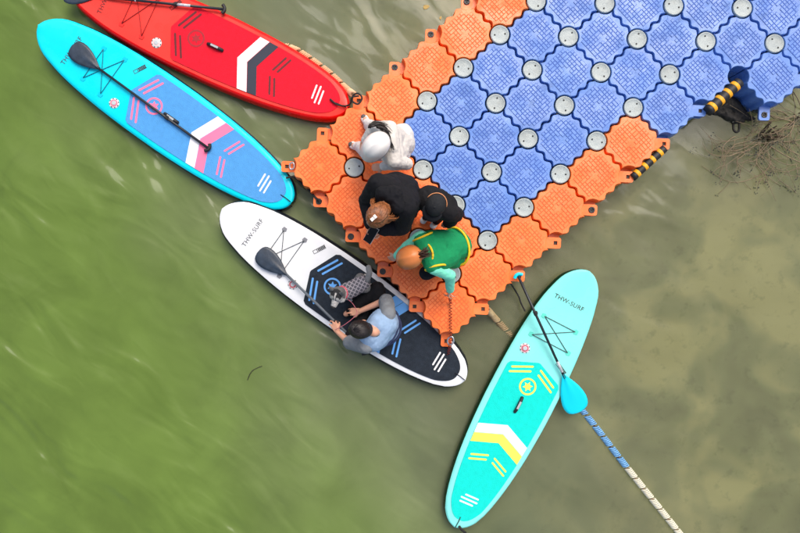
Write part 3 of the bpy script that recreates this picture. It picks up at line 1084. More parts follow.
# ------------------------------------------------------------------ bare shrub in the shallows
def shrub(label, root_pt, n, spread, seed, arc=(0, 2 * PI), zlo=-0.02, zhi=0.14, rmax=0.62):
    rnd = random.Random(seed)
    root = empty('bare_shrub', root_pt)
    tag(root, label, 'shrub')
    bark = mat('bare_twig_bark', rgb(132, 116, 92), .8, var=.25, vscale=30)
    fol = MB()
    core = MB()
    for k in range(26):      # dark knot of stems at the heart
        a = rnd.uniform(0, 2 * PI); r = rnd.uniform(.02, .13)
        core.tube(catmull([(0, 0, -.35), (r * .4 * math.cos(a), r * .4 * math.sin(a), -.1), (r * math.cos(a), r * math.sin(a), rnd.uniform(0, .12))], 4), [.007] * 9, 5)
    core.build('stem_knot', mat('dark_stem', rgb(84, 70, 54), .85), root, True)
    for k in range(n):
        a = arc[0] + (arc[1] - arc[0]) * (k + rnd.random()) / n
        L_ = spread * rnd.uniform(.45, 1.0)
        z1 = rnd.uniform(zlo, zhi)
        bend = rnd.uniform(-1.3, 1.3); bx, by = rnd.gauss(0, .07), rnd.gauss(0, .07); wig = rnd.uniform(.01, .05)
        pts = []
        for q in range(6):
            t = q / 5
            aa = a + bend * t * t
            pts.append(Vector((bx + L_ * t * math.cos(aa) + rnd.gauss(0, wig) * t, by + L_ * t * math.sin(aa) + rnd.gauss(0, wig) * t, -0.05 + (z1 + 0.05) * math.sin(PI * .5 * min(1, t * 1.3)) - .06 * max(0, t - .7) + rnd.uniform(-.01, .01))))
        path = catmull(pts, 4)
        thick = rnd.uniform(.0034, .0082)
        mb = MB(); mb.tube(path, [thick * (1 - .75 * i / len(path)) for i in range(len(path))], 5)
        # side shoots
        for _ in range(rnd.randint(1, 4)):
            i = rnd.randrange(len(path) // 3, len(path) - 2)
            b = path[i]; aa = a + rnd.choice((-1, 1)) * rnd.uniform(.4, 1.0)
            l2 = L_ * rnd.uniform(.15, .4)
            e = b + Vector((math.cos(aa), math.sin(aa), rnd.uniform(-.1, .3))) * l2
            mid = b.lerp(e, .5) + Vector((rnd.uniform(-.02, .02), rnd.uniform(-.02, .02), .01))
            mb.tube(catmull([b, mid, e], 3), 0.0028, 4)
            if rnd.random() < .75:
                for _k in range(rnd.randint(2, 5)):
                    c = e + Vector((rnd.uniform(-.035, .035), rnd.uniform(-.035, .035), rnd.uniform(-.01, .01)))
                    w, h2, ra = rnd.uniform(.008, .016), rnd.uniform(.004, .008), rnd.uniform(0, PI)
                    u = Vector((math.cos(ra), math.sin(ra), rnd.uniform(-.3, .3))); v = Vector((-math.sin(ra), math.cos(ra), rnd.uniform(-.3, .3)))
                    fol.add([c - u * w, c - v * h2, c + u * w, c + v * h2], [(0, 1, 2, 3)])
        mb.build('branch', bark, root, True)
    if fol.v:
        o = fol.build('foliage', mat('dark_leaf', rgb(42, 46, 36), .7), root); tag(o, kind='stuff')
shrub('bare tan shrub spreading over shallow water below the blue dock corner', P(766, 135, WZ), 30, 0.82, 3, (R(-175), R(25)))
shrub('bare tan shrub standing in water beside the blue dock end', P(806, 118, WZ), 26, 0.75, 9, (R(120), R(330)))

# ------------------------------------------------------------------ organic meshes
def organic(name, prims, voxel, m, parent, rel, smooth=4, wrinkle=0.0, wscale=9.0, seed=0, colour=None):
    """prims: ('c', p0, p1, r0, r1) tapered capsule | ('e', centre, (rx,ry,rz), Matrix3) ellipsoid -> one remeshed skin"""
    bm = bmesh.new()
    for pr in prims:
        if pr[0] == 'c':
            _, p0, p1, r0, r1 = pr
            d = p1 - p0
            L_ = d.length
            if L_ < 1e-5: continue
            q = d.to_track_quat('Z', 'Y').to_matrix()
            rings = []
            nl = 5
            for i in range(nl + 1):
                a = -PI / 2 + (PI / 2) * i / nl
                rings.append((r0 * math.cos(a), r0 * math.sin(a)))
            for i in range(nl + 1):
                a = (PI / 2) * i / nl
                rings.append((r1 * math.cos(a), L_ + r1 * math.sin(a)))
            vs_ = []
            N = 14
            for r, z in rings:
                vs_.append([bm.verts.new(p0 + q @ Vector((max(r, 1e-5) * math.cos(2 * PI * k / N), max(r, 1e-5) * math.sin(2 * PI * k / N), z))) for k in range(N)])
            for i in range(len(vs_) - 1):
                for k in range(N):
                    bm.faces.new((vs_[i][k], vs_[i][(k + 1) % N], vs_[i + 1][(k + 1) % N], vs_[i + 1][k]))
            bm.faces.new(list(reversed(vs_[0]))); bm.faces.new(vs_[-1])
        else:
            _, c, rad, rot = pr
            mtx = Matrix.Translation(c) @ (rot.to_4x4() if rot else Matrix.Identity(4)) @ Matrix.Diagonal((rad[0], rad[1], rad[2], 1))
            bmesh.ops.create_uvsphere(bm, u_segments=20, v_segments=12, radius=1.0, matrix=mtx)
    me = bpy.data.meshes.new(name)
    bm.to_mesh(me); bm.free()
    tmp = bpy.data.objects.new(name, me)
    C.objects.link(tmp)
    rm = tmp.modifiers.new('r', 'REMESH'); rm.mode = 'VOXEL'; rm.voxel_size = voxel
    sm = tmp.modifiers.new('s', 'SMOOTH'); sm.factor = 0.5; sm.iterations = smooth
    dg = bpy.context.evaluated_depsgraph_get()
    out = bpy.data.meshes.new_from_object(tmp.evaluated_get(dg))
    bpy.data.objects.remove(tmp)
    out.name = name
    off = Vector((seed * 3.1, seed * 1.7, seed))
    if wrinkle > 0:
        nr = [v.normal.copy() for v in out.vertices]
        for v, n in zip(out.vertices, nr):
            p = v.co
            w = noise.noise((p + off) * wscale) * 0.6
            rdg = 1 - abs(noise.noise((p + off * 2) * wscale * 1.5)) * 2.2
            v.co = p + n * wrinkle * (w + 0.7 * rdg)
    for v in out.vertices: v.co -= rel
    if colour:
        at = out.color_attributes.new('tint', 'FLOAT_COLOR', 'POINT')
        for i, v in enumerate(out.vertices):
            at.data[i].color = colour(v.co + rel)
    out.shade_smooth()
    out.materials.clear()
    o = link(name, out, m, parent)
    return o

def frame(x, y=None, z=None):
    pass

M_SKIN = mat('skin', rgb(216, 160, 132), rough=.5, var=.05, vscale=12)
M_EYE = mat('eye', rgb(30, 24, 20), rough=.15)

def hand_prims(wrist, d, palm_n, s=1.0, curl=0.6, thumb_side=1):
    """wrist point, direction to the fingers, normal of the palm (fingers curl towards it)"""
    d = d.normalized(); palm_n = (palm_n - d * palm_n.dot(d)).normalized()
    side = d.cross(palm_n).normalized() * thumb_side     # towards the thumb
    pr = []
    lens = [(.030, .070, 1.0), (.010, .078, 1.0), (-.010, .072, .96), (-.029, .056, .85)]
    pl = 0.085 * s
    for off, fl, k in lens:
        kn = wrist + d * pl * (1.0 if abs(off) < .02 else .95) + side * off * s
        pr.append(('c', wrist + side * off * .55 * s + d * .008 * s, kn, .0155 * s, .0125 * s))
        p = kn; dr = d.copy(); seg = [fl * .45 * s, fl * .32 * s, fl * .25 * s]
        for q, l in enumerate(seg):
            ang = curl * (.7 if q == 0 else .9)
            dr = (dr * math.cos(ang) + palm_n * math.sin(ang)).normalized()
            # keep palm_n perpendicular
            p2 = p + dr * l
            pr.append(('c', p, p2, (.0105 - .0012 * q) * s * k, (.0095 - .0012 * q) * s * k))
            p = p2
            palm_n = (palm_n - dr * palm_n.dot(dr)).normalized() if (palm_n - dr * palm_n.dot(dr)).length > 1e-3 else palm_n
        palm_n = (palm_n - d * palm_n.dot(d))
        palm_n = palm_n.normalized() if palm_n.length > 1e-3 else side.cross(d)
    b = wrist + d * .028 * s + side * .024 * s
    t1 = b + (d * .7 + side * .75 + palm_n * .35).normalized() * .036 * s
    t2 = t1 + (d * .9 + side * .2 + palm_n * .5).normalized() * .030 * s
    pr += [('c', wrist + d * .01 * s, b, .016 * s, .015 * s), ('c', b, t1, .0145 * s, .0115 * s), ('c', t1, t2, .011 * s, .009 * s)]
    return pr

def rot_from(fwd, up):
    f = fwd.normalized(); u = (up - f * up.dot(f)).normalized(); r = f.cross(u)   # x = right, y = forward, z = up
    return Matrix((r, f, u)).transposed()

class Person:
    """joints are world points; L/R are the person's own sides"""
    def __init__(s, label, pelvis, neck, head, face, J, k=1.0, up=None, feet_z=DZ, category='person'):
        s.k = k
        s.pelvis, s.neck, s.head, s.face, s.J = pelvis, neck, head, face.normalized(), J
        base = (J['aL'] + J['aR']) / 2 if 'aL' in J else pelvis
        s.o = Vector((base.x, base.y, feet_z))
        s.root = empty('person', s.o)
        tag(s.root, label, category, 'people at the dock')
        s.up = (neck - pelvis).normalized()
        sh = (J['sR'] - J['sL']).normalized()
        s.right = (sh - s.up * sh.dot(s.up)).normalized()
        s.fwd = s.up.cross(s.right)
        s.hup = up.normalized() if up else (head - neck).normalized()
        s.hrot = rot_from(s.face, s.hup)
        s.R3 = rot_from(s.fwd, s.up)
    def H(s, x, y, z):
        """point in head space (x right, y forward, z up), metres"""
        return s.head + s.hrot @ Vector((x, y, z)) * s.k
    def T(s, x, y, z, base=None):
        return (base or s.neck) + (s.right * x + s.fwd * y + s.up * z) * s.k
    def torso(s, g, w=1.0):
        k = s.k; J = s.J
        chest = s.pelvis.lerp(s.neck, .68)
        waist = s.pelvis.lerp(s.neck, .33)
        hL, hR = J['hL'], J['hR']
        cw = .085 * k * w
        return [('c', hL, hR, .105 * k + g, .105 * k + g),
                ('c', s.pelvis, waist, .125 * k + g, .12 * k + g),
                ('c', chest - s.right * cw, chest + s.right * cw, .105 * k + g, .105 * k + g),
                ('c', waist - s.right * cw * .6, waist + s.right * cw * .6, .105 * k + g, .105 * k + g),
                ('c', waist - s.right * cw * .8, chest - s.right * cw, .10 * k + g, .105 * k + g),
                ('c', waist + s.right * cw * .8, chest + s.right * cw, .10 * k + g, .105 * k + g),
                ('c', J['sL'].lerp(J['sR'], .12), J['sL'].lerp(J['sR'], .88), .062 * k + g, .062 * k + g),
                ('c', chest, s.neck - s.up * (.035 * k if g > 0 else 0), .10 * k + g, .055 * k + g * .4)]
    def arm(s, side, g, to_wrist=True, frac=1.0):
        k = s.k; J = s.J
        a, b, c = J['s' + side], J['e' + side], J['w' + side]
        out = [('c', a, b if frac >= .5 else a.lerp(b, frac * 2), .054 * k + g, (.044 * k + g) if frac >= .5 else .05 * k + g)]
        if frac > .5:
            out.append(('c', b, b.lerp(c, (frac - .5) * 2), .043 * k + g, .032 * k + g))
        return out
    def leg(s, side, g):
        k = s.k; J = s.J
        out = [('c', J['h' + side], J['k' + side], .082 * k + g, .058 * k + g), ('c', J['k' + side], J['a' + side], .056 * k + g, .042 * k + g)]
        if g > 0: out.append(('c', J['a' + side], J['a' + side].lerp(J['f' + side], .42), .042 * k + g, .036 * k + g * .5))
        return out
    def body(s, hands, curl=.7, voxel=.0062):
        k = s.k; J = s.J; pr = []
        pr += s.torso(-.012)
        for sd_ in 'LR':
            pr += s.arm(sd_, -.006) + s.leg(sd_, -.008)
            a = J['a' + sd_]; f = J['f' + sd_]
            pr += [('c', a, f, .036 * k, .028 * k)]
            hd = hands.get(sd_)
            if hd:
                pr += hand_prims(J['w' + sd_], hd[0], hd[1], k, hd[2] if len(hd) > 2 else curl, hd[3] if len(hd) > 3 else (1 if sd_ == 'L' else -1))
        pr += [('c', s.neck - s.up * .03 * k, s.head - s.hup * .05 * k, .056 * k, .052 * k)]
        pr += [('e', s.H(0, -.008, .03), (.076 * k, .094 * k, .088 * k), s.hrot),
               ('e', s.H(0, .018, -.035), (.062 * k, .072 * k, .082 * k), s.hrot),
               ('e', s.H(0, .05, -.085), (.034 * k, .036 * k, .030 * k), s.hrot)]
        # nose, brow, lips, ears, cheeks
        pr += [('c', s.H(0, .088, .005), s.H(0, .107, -.032), .009 * k, .0125 * k),
               ('c', s.H(-.04, .078, .022), s.H(.04, .078, .022), .011 * k, .011 * k),
               ('c', s.H(-.018, .086, -.062), s.H(.018, .086, -.062), .008 * k, .008 * k)]
        for sg in (-1, 1):
            pr += [('e', s.H(sg * .079, -.005, -.012), (.009 * k, .02 * k, .032 * k), s.hrot)]
        b = organic('body', pr, voxel, M_SKIN, s.root, s.o, 3)
        for sg in (-1, 1):
            e = MB(); c = s.H(sg * .031, .083, .0) - s.o
            e.lathe([(0.0001, -.011 * k), (.008 * k, -.007 * k), (.011 * k, 0), (.008 * k, .007 * k), (.0001, .011 * k)], 10, center=c)
            e.build('eye', M_EYE, b, True)
        return b
    def cloth(s, name, prims, m, voxel=.0085, wr=.006, wsc=9., seed=1, smooth=5):
        return organic(name, prims, voxel, m, s.root, s.o, smooth, wr, wsc, seed)
    def shoes(s, m, tip=None, side_m=None):
        k = s.k; J = s.J
        for sd_ in 'LR':
            a, f = J['a' + sd_], J['f' + sd_]
            d = (f - a); d.z = 0; d.normalize()
            g = Vector((a.x, a.y, min(a.z, f.z)))
            heel = g - d * .045 * k; toe = Vector((f.x, f.y, g.z))
            heel.z = toe.z = s.gz + .036 * k
            n = Vector((-d.y, d.x, 0))
            pr = [('c', heel, toe, .038 * k, .036 * k), ('c', heel + n * .006 * k, toe + n * .008 * k, .036 * k, .034 * k), ('c', heel - n * .006 * k, toe - n * .008 * k, .036 * k, .034 * k),
                  ('c', heel + d * .04 * k, a, .042 * k, .046 * k)]
            sh = organic('shoe', pr, .006, m, s.root, s.o, 2)
            if tip:
                t = organic('toe_cap', [('e', toe + d * .013 * k + Vector((0, 0, .006 * k)), (.030 * k, .036 * k, .031 * k), rot_from(d, Vector((0, 0, 1))))], .006, tip, sh, s.o, 2)
            lc = MB()
            for q in range(4):
                c = heel.lerp(toe, .48 + .1 * q) + Vector((0, 0, .038 * k - .004 * q * k))
                lc.tube([c - n * .022 * k, c + Vector((0, 0, .006)), c + n * .022 * k], .0035, 5)
            lc.build('laces', M_BLACK if tip else M_WHITE, sh, True, rel=s.o)
    def hair(s, m, n=320, low=-.05, rad=.008, lift=1.05, seed=1, back=.0, length=None, puff=.0):
        """strands combed from the crown down over the skull"""
        rnd = random.Random(seed); mb = MB(); k = s.k
        crown = Vector((0, -.03, 0))
        for q in range(n):
            a = 2 * PI * q / n + rnd.uniform(-.03, .03)
            fr = 0.5 + 0.5 * math.sin(a)         # 1 at the forehead
            end = 1.62 if fr > .8 else (2.05 if fr < .45 else 1.8)
            end += rnd.uniform(-.12, .12)
            st = rnd.uniform(0, .55) if q % 3 else 0.0
            pts = []
            lf = lift + rnd.uniform(0, .05) + puff * rnd.random()
            for i in range(7):
                th = st + (end - st) * i / 6
                x = .078 * lf * math.sin(th) * math.cos(a + .12 * i)
                y = -.008 + .097 * lf * math.sin(th) * math.sin(a + .12 * i)
                z = .03 + .092 * lf * math.cos(th)
                pts.append(s.H(x, y, z))
            mb.tube(pts, [rad * k * (1 - .5 * i / 6) for i in range(7)], 4)
        pr = organic('hair', [('e', s.H(0, -.014, .034), (.081 * k, .097 * k, .092 * k), s.hrot), ('e', s.H(0, -.05, -.01), (.07 * k, .055 * k, .07 * k), s.hrot)], .008, m, s.root, s.o, 2)
        mb.build('hair_strands', m, pr, True, rel=s.o)
        return pr
    def strands(s, m, roots_tips, per=14, rad=.006, seed=1, jit=.02, parent=None):
        rnd = random.Random(seed); mb = MB()
        for path in roots_tips:
            for _ in range(per):
                o = Vector((rnd.uniform(-1, 1), rnd.uniform(-1, 1), rnd.uniform(-1, 1))) * jit
                ln = rnd.uniform(.55, 1.0)
                path_ = [path[0].lerp(q, ln) for q in path]
                pp = catmull([p + o * (.35 + .65 * i / (len(path) - 1)) + Vector((rnd.uniform(-1, 1), rnd.uniform(-1, 1), rnd.uniform(-1, 1))) * jit * .35 for i, p in enumerate(path_)], 4)
                mb.tube(pp, [rad * (1 - .88 * i / len(pp)) for i in range(len(pp))], 4)
        return mb.build('long_hair', m, parent or s.root, True, rel=s.o)
    def helmet(s, m, rim_m, sx=.112, sy=.138, sz=.125, brim=.02, cz=.02, tilt=0.0, name='helmet', vents=True, band=True, seams=False):
        k = s.k; mb = MB()
        rot = s.hrot @ Matrix.Rotation(tilt, 3, 'X')
        c = s.head + s.hrot @ Vector((0, -.008, cz)) * k
        n = 40; rings = []
        prof = [(1.0, -.10), (1.02, 0.0)] + [(math.cos(a), math.sin(a)) for a in [PI / 2 * i / 9 for i in range(1, 10)]]
        for r, z in prof:
            ring = []
            for q in range(n):
                a = 2 * PI * q / n
                rr = r
                if z <= 0: rr = r + (brim / .12) * max(0, math.sin(a)) ** 2 * (1 if z <= 0 else 0)
                # shallow ridges along the shell
                x = sx * rr * math.cos(a); y = sy * rr * math.sin(a)
                zz = sz * z + .004 * math.cos(6 * PI * x / (2 * sx)) * max(0, z)
                if z <= 0: zz -= .012 * max(0, math.sin(a)) ** 2
                ring.append(c + rot @ Vector((x, y, zz)) * k - s.o)
            rings.append(ring)
        base = 0
        for ring in rings: mb.v.extend([tuple(v) for v in ring])
        for i in range(len(rings) - 1):
            for q in range(n):
                q2 = (q + 1) % n
                mb.f.append((i * n + q, i * n + q2, (i + 1) * n + q2, (i + 1) * n + q)); mb.mi.append(0)
        h = mb.build(name, m, s.root, True)
        if band:
            rm = MB()
            rm.tube([Vector(v) for v in rings[0]], .006 * k, 6, closed=True)
            rm.build('rim', rim_m, h, True)
        if seams:
            for off in (-.5, 0.0, .5):
                sm_ = MB(); pts = []
                for q in range(15):
                    y = -.93 + 1.86 * q / 14
                    x = off * math.sqrt(max(0, 1 - y * y))
                    z = math.sqrt(max(0, 1 - x * x - y * y))
                    pts.append(c + rot @ Vector((x * sx, y * sy, z * sz + .0015 + .004 * math.cos(6 * PI * x / 2) * z)) * k - s.o)
                sm_.tube(pts, .0028 * k, 6); sm_.build('seam', rim_m, h, True)
        if vents:
            for q in range(3):
                for sg in (-1, 1):
                    v = MB()
                    y = (.055 - .055 * q)
                    x = sg * .05
                    z = sz * math.sqrt(max(0, 1 - (x / sx) ** 2 - (y / sy) ** 2))
                    p = c + rot @ Vector((x, y, z + .0005)) * k - s.o
                    e = c + rot @ Vector((x, y - .026, sz * math.sqrt(max(0, 1 - (x / sx) ** 2 - ((y - .026) / sy) ** 2)) + .0005)) * k - s.o
                    v.tube([p, e], .0035 * k, 6)
                    v.build('vent', rim_m, h, True)
        return h

def fabric(name, c, **kw):
    return mat(name, c, rough=.85, var=kw.pop('var', .1), vscale=14, bump=kw.pop('bump', .5), bscale=kw.pop('bs', 45), spec=.2, **kw)
UP = Vector((0, 0, 1))

# ---- person crouching in white with a white helmet
def person_white():
    J = dict(hL=P(399, 152, .62), hR=P(402, 136, .62), kL=P(368, 153, .74), kR=P(376, 129, .74), aL=P(360, 147, .37), aR=P(369, 125, .37),
             fL=P(352.5, 145, .31), fR=P(364.5, 118.5, .31), sL=P(394, 161, 1.02), sR=P(390, 128, 1.02), eL=P(407, 164, .84), eR=P(374, 127, .86), wL=P(384, 166, .74), wR=P(366, 140, .76))
    p = Person('person in white crouching with a white helmet and dark hair', P(402, 144, .60), P(385, 145, 1.08), P(376, 146.5, 1.19), Vector((-.75, -.62, -.35)), J, .95, up=Vector((-.25, -.2, .95)))
    p.gz = DZ
    p.body({'L': (Vector((-1, -.1, -.3)), Vector((.0, .3, -1)), .5), 'R': (Vector((-.4, -.9, -.4)), Vector((.5, 0, -1)), .5)})
    W = fabric('white_fleece', rgb(212, 208, 202), var=.07)
    p.cloth('jacket', p.torso(.012) + p.arm('L', .014) + p.arm('R', .014) + [('c', p.T(-.05, -.06, -.03), p.T(.05, -.06, -.03), .05, .05)], W, wr=.004, wsc=15, smooth=9)
    p.cloth('trousers', p.leg('L', .014) + p.leg('R', .014) + [('c', J['hL'], J['hR'], .115, .115)], fabric('white_trousers', rgb(214, 213, 212), var=.06), wr=.007, seed=4)
    p.shoes(mat('white_shoe', rgb(228, 226, 222), .6), tip=mat('grey_toe', rgb(88, 84, 84), .7))
    H = mat('black_hair', rgb(28, 22, 22), rough=.45, var=.3, vscale=60)
    p.hair(H, 160, seed=3)
    p.strands(H, [[P(371, 126, 1.17), P(379, 124, 1.16), P(386, 127, 1.13), P(391, 133, 1.11)], [P(383, 131, 1.17), P(388, 136, 1.145), P(391, 144, 1.12), P(394, 151, 1.10)],
                  [P(377, 127, 1.18), P(385, 129, 1.155), P(390, 137, 1.13), P(391, 147, 1.11)], [P(369, 127, 1.16), P(374, 122, 1.14), P(381, 122, 1.12), P(388, 124, 1.09)]], 34, .006, 4, .016)
    p.helmet(mat('white_shell', rgb(236, 234, 230), .35, var=.03), mat('helmet_rim', rgb(150, 148, 146), .5), .112, .142, .125, .03, vents=False)

# ---- person standing in black, looking at a phone
def person_black():
    J = dict(hL=P(408, 201, 1.08), hR=P(396, 187, 1.08), kL=P(409, 210, .72), kR=P(399, 197, .72), aL=P(412, 213, .36), aR=P(401, 201, .36), fL=P(405, 221, .31), fR=P(394, 208, .31),
             sL=P(407, 208, 1.47), sR=P(378, 183, 1.47), eL=P(402, 228, 1.24), eR=P(367, 201, 1.24), wL=P(383, 229, 1.22), wR=P(371, 223, 1.22))
    p = Person('person in a black hoodie with brown hair looking down at a phone', P(403, 192, 1.12), P(389, 201, 1.54), P(379.5, 214, 1.60), Vector((-.42, -.62, -.75)), J, 1.0, up=Vector((-.5, -.6, .62)))
    p.gz = DZ
    ph = P(373.5, 232.5, 1.215)
    p.body({'L': (ph - J['wL'], Vector((.2, .3, 1)), .55), 'R': (ph - J['wR'], Vector((.2, .2, 1)), .5)})
    K = fabric('black_hoodie', (0.0085, 0.0088, 0.0115, 1), var=.2)
    p.cloth('hoodie', p.torso(.028, 1.1) + p.arm('L', .026) + p.arm('R', .026), K, wr=.008, wsc=11, seed=2)
    p.cloth('hood', [('c', p.T(0, -.03, .0), p.T(0, -.05, .03), .07, .06), ('c', p.T(-.085, -.02, .03), p.T(0, -.085, .02), .05, .06), ('c', p.T(0, -.085, .02), p.T(.085, -.02, .03), .06, .05), ('c', p.T(-.06, .05, .0), p.T(-.085, -.02, .03), .035, .05), ('c', p.T(.06, .05, .0), p.T(.085, -.02, .03), .035, .05)], K, wr=.008, wsc=14, seed=5)
    p.cloth('trousers', p.leg('L', .014) + p.leg('R', .014) + [('c', J['hL'], J['hR'], .115, .115)], fabric('black_trousers', (0.01, 0.01, 0.012, 1)), seed=6)
    p.shoes(mat('pale_shoe', rgb(196, 196, 196), .6))
    H = mat('brown_hair', rgb(138, 84, 48), rough=.4, var=.6, vscale=45)
    p.hair(H, 260, seed=8, puff=.04)
    b = p.H
    p.strands(H, [[b(.06, .02, .03), b(.09, .03, -.05), b(.10, .05, -.14), b(.09, .07, -.2)], [b(-.06, .02, .03), b(-.09, .03, -.05), b(-.10, .05, -.14), b(-.09, .07, -.2)],
                  [b(.05, -.05, .05), b(.10, -.03, -.02), b(.12, 0, -.1), b(.11, .03, -.16)], [b(-.05, -.05, .05), b(-.10, -.03, -.02), b(-.12, 0, -.1), b(-.11, .03, -.16)]], 18, .006, 5, .022)
    # pale hair clip on the crown
    c = MB(); q = p.H(.0, -.045, .128) - p.o
    c.box(q, (.055, .026, .02), .7); c.box(q + Vector((.012, .012, .01)), (.02, .03, .016), .7)
    c.build('hair_clip', mat('clip_white', rgb(230, 222, 214), .4), p.root)
    phn = MB(); phn.box((0, 0, 0), (.074, .15, .009)); o = phn.build('phone', mat('phone_dark', (0.012, 0.012, 0.016, 1), .5), None, loc=ph + Vector((-.02, -.022, .045)))
    o.rotation_euler = (R(20), R(-8), R(-35))
    tag(o, 'dark phone held by the person in the black hoodie', 'phone')
    sc = MB(); sc.box((0, .0, .0054), (.066, .136, .0012)); sc.build('screen', mat('phone_screen', rgb(16, 17, 20), .5, spec=.2), o)
    cs = MB(); cs.box((0, 0, -.004), (.078, .154, .007)); cs.build('case', mat('phone_case', rgb(214, 210, 206), .5), o)

# ---- child in a black cap
def person_cap():
    J = dict(hL=P(440, 207, .80), hR=P(431, 202, .80), kL=P(440, 213, .58), kR=P(430, 209, .58), aL=P(438, 218.5, .34), aR=P(428, 214.5, .34), fL=P(433, 226, .30), fR=P(423, 221, .30),
             sL=P(450, 213, 1.15), sR=P(424, 198, 1.15), eL=P(456, 214, .97), eR=P(416, 196, 1.0), wL=P(449.5, 222, .84), wR=P(419.5, 200, .86))
    p = Person('smaller person in a black jacket and round black cap', P(436, 203, .82), P(437.5, 203, 1.24), P(435.5, 205.5, 1.35), Vector((-.42, -.85, -.3)), J, .82, up=Vector((-.1, -.16, .98)))
    p.gz = DZ
    p.body({'L': (Vector((-.3, -.3, -1)), Vector((-1, 0, 0)), .5), 'R': (Vector((.2, -.3, -1)), Vector((1, 0, 0)), .5)}, voxel=.0055)
    K = fabric('black_jacket', (0.0105, 0.0105, 0.0125, 1), var=.2)
    p.cloth('jacket', p.torso(.032, 1.0) + p.arm('L', .032) + p.arm('R', .032), K, wr=.010, wsc=9, seed=7)
    p.cloth('trousers', p.leg('L', .012) + p.leg('R', .012) + [('c', J['hL'], J['hR'], .10, .10)], fabric('black_trousers', (0.01, 0.01, 0.012, 1)), seed=8)
    p.shoes(mat('white_shoe', rgb(228, 226, 222), .6))
    H = mat('black_hair', rgb(28, 22, 22), rough=.45, var=.3, vscale=60)
    p.hair(H, 120, seed=4)
    # cap: crown, button, curved bill
    k = fabric('black_cap', (0.020, 0.022, 0.025, 1), var=.15, bs=120)
    h = p.helmet(k, k, .101, .116, .118, .0, .022, vents=False, name='cap', seams=False)
    bl = MB()
    n = 12
    for r0, zz in ((0.0, 0), (1.0, -.010)):
        for q in range(n + 1):
            a = R(22 + 136 * q / n)
            rr = 1 + r0 * (.62 * math.sin((a - R(22)) / R(136) * PI) ** .6)
            bl.v.append(tuple(p.H(.100 * rr * math.cos(a), -.008 + .114 * rr * math.sin(a), .012 + zz + .01 * math.sin(a) * r0) - p.o))
    for q in range(n): bl.f.append((q, q + 1, n + 2 + q, n + 1 + q)); bl.mi.append(0)
    o = bl.build('bill', k, h, True); md = o.modifiers.new('t', 'SOLIDIFY'); md.thickness = .004
    st = MB(); st.tube([p.H(.111 * math.cos(R(a)), -.008 + .126 * math.sin(R(a)), .018) - p.o for a in range(195, 346, 10)], .0045, 6); st.build('back_strap', mat('tan_strap', rgb(206, 138, 92), .7), h, True)
    bt = MB(); bt.lathe([(.009, -.004), (.009, .002), (.005, .006)], 10, center=p.H(0, -.008, .142) - p.o); bt.build('button', k, h, True)

# ---- person in a green vest reaching for the leash
def person_green():
    J = dict(hL=P(453, 256, .58), hR=P(455, 240, .58), kL=P(426.5, 273, .62), kR=P(426, 243, .70), aL=P(443, 267, .38), aR=P(440, 243, .36), fL=P(432, 271, .31), fR=P(428, 241, .31),
             sL=P(434, 268, .94), sR=P(421, 237, .94), eL=P(450, 275, .78), eR=P(407, 247, .80), wL=P(450, 290, .52), wR=P(397, 256, .60))
    p = Person('person in green vest and orange cap bending and reaching down', P(457, 246, .62), P(423, 254, .98), P(411, 257, 1.0), Vector((-.72, -.22, -.66)), J, .95, up=Vector((-.66, -.14, .72)))
    p.gz = DZ
    p.body({'L': (Vector((0, -.6, -.9)), Vector((-.6, .3, 0)), .9), 'R': (Vector((-.6, -.3, -.7)), Vector((.4, .6, -.4)), .35)})
    MT = fabric('mint_sleeve', rgb(130, 236, 204), var=.05)
    p.cloth('undershirt', p.torso(.008) + p.arm('L', .010, frac=.97) + p.arm('R', .010, frac=.97), MT, wr=.005, wsc=12, seed=3)
    G = fabric('green_vest', rgb(24, 140, 88), var=.14)
    tv = p.torso(.024, .98)
    v = p.cloth('vest', tv, G, wr=.0035, wsc=9, seed=9)
    Y = mat('yellow_trim', rgb(246, 200, 30), .7)
    # piping: neck, armholes, hem
    def loop(c, ax, u, ru, rv, rad, name='piping'):
        ax = ax.normalized(); u = (u - ax * u.dot(ax)).normalized(); w = ax.cross(u)
        mb = MB(); mb.tube([c + u * ru * math.cos(2 * PI * q / 36) + w * rv * math.sin(2 * PI * q / 36) for q in range(36)], rad, 8, closed=True)
        return mb.build(name, Y, v, True, rel=p.o)
    loop(p.T(0, .0, -.025), p.up, p.right, .100, .092, .010)
    for sd_, sg in (('L', -1), ('R', 1)):
        a = J['s' + sd_]
        loop(a + p.right * sg * .000 - p.up * .02, p.right * sg + p.up * .15, p.up, .092, .094, .010)
    loop(p.pelvis.lerp(p.neck, .02) , p.up, p.right, .184, .146, .011)
    p.cloth('trousers', p.leg('L', .012) + p.leg('R', .012) + [('c', J['hL'], J['hR'], .112, .112)], fabric('dark_trousers', rgb(26, 28, 34)), seed=2)
    p.shoes(mat('dark_shoe', rgb(40, 42, 46), .7))
    H = mat('dark_brown_hair', rgb(62, 36, 24), rough=.45, var=.4, vscale=60)
    p.hair(H, 140, seed=5)
    b = p.H
    p.strands(H, [[b(0, -.09, .02), b(0, -.15, .03), b(.01, -.19, .0), b(.03, -.22, -.03)], [b(0, -.09, .02), b(-.01, -.15, .035), b(-.02, -.2, .01), b(-.03, -.24, -.01)]], 34, .006, 6, .03)
    k = mat('orange_cap', rgb(212, 126, 66), .38, var=.1, bump=.1)
    p.helmet(k, mat('cap_rim', rgb(166, 104, 62), .6), .108, .136, .112, .045, .026, name='cap', vents=False)

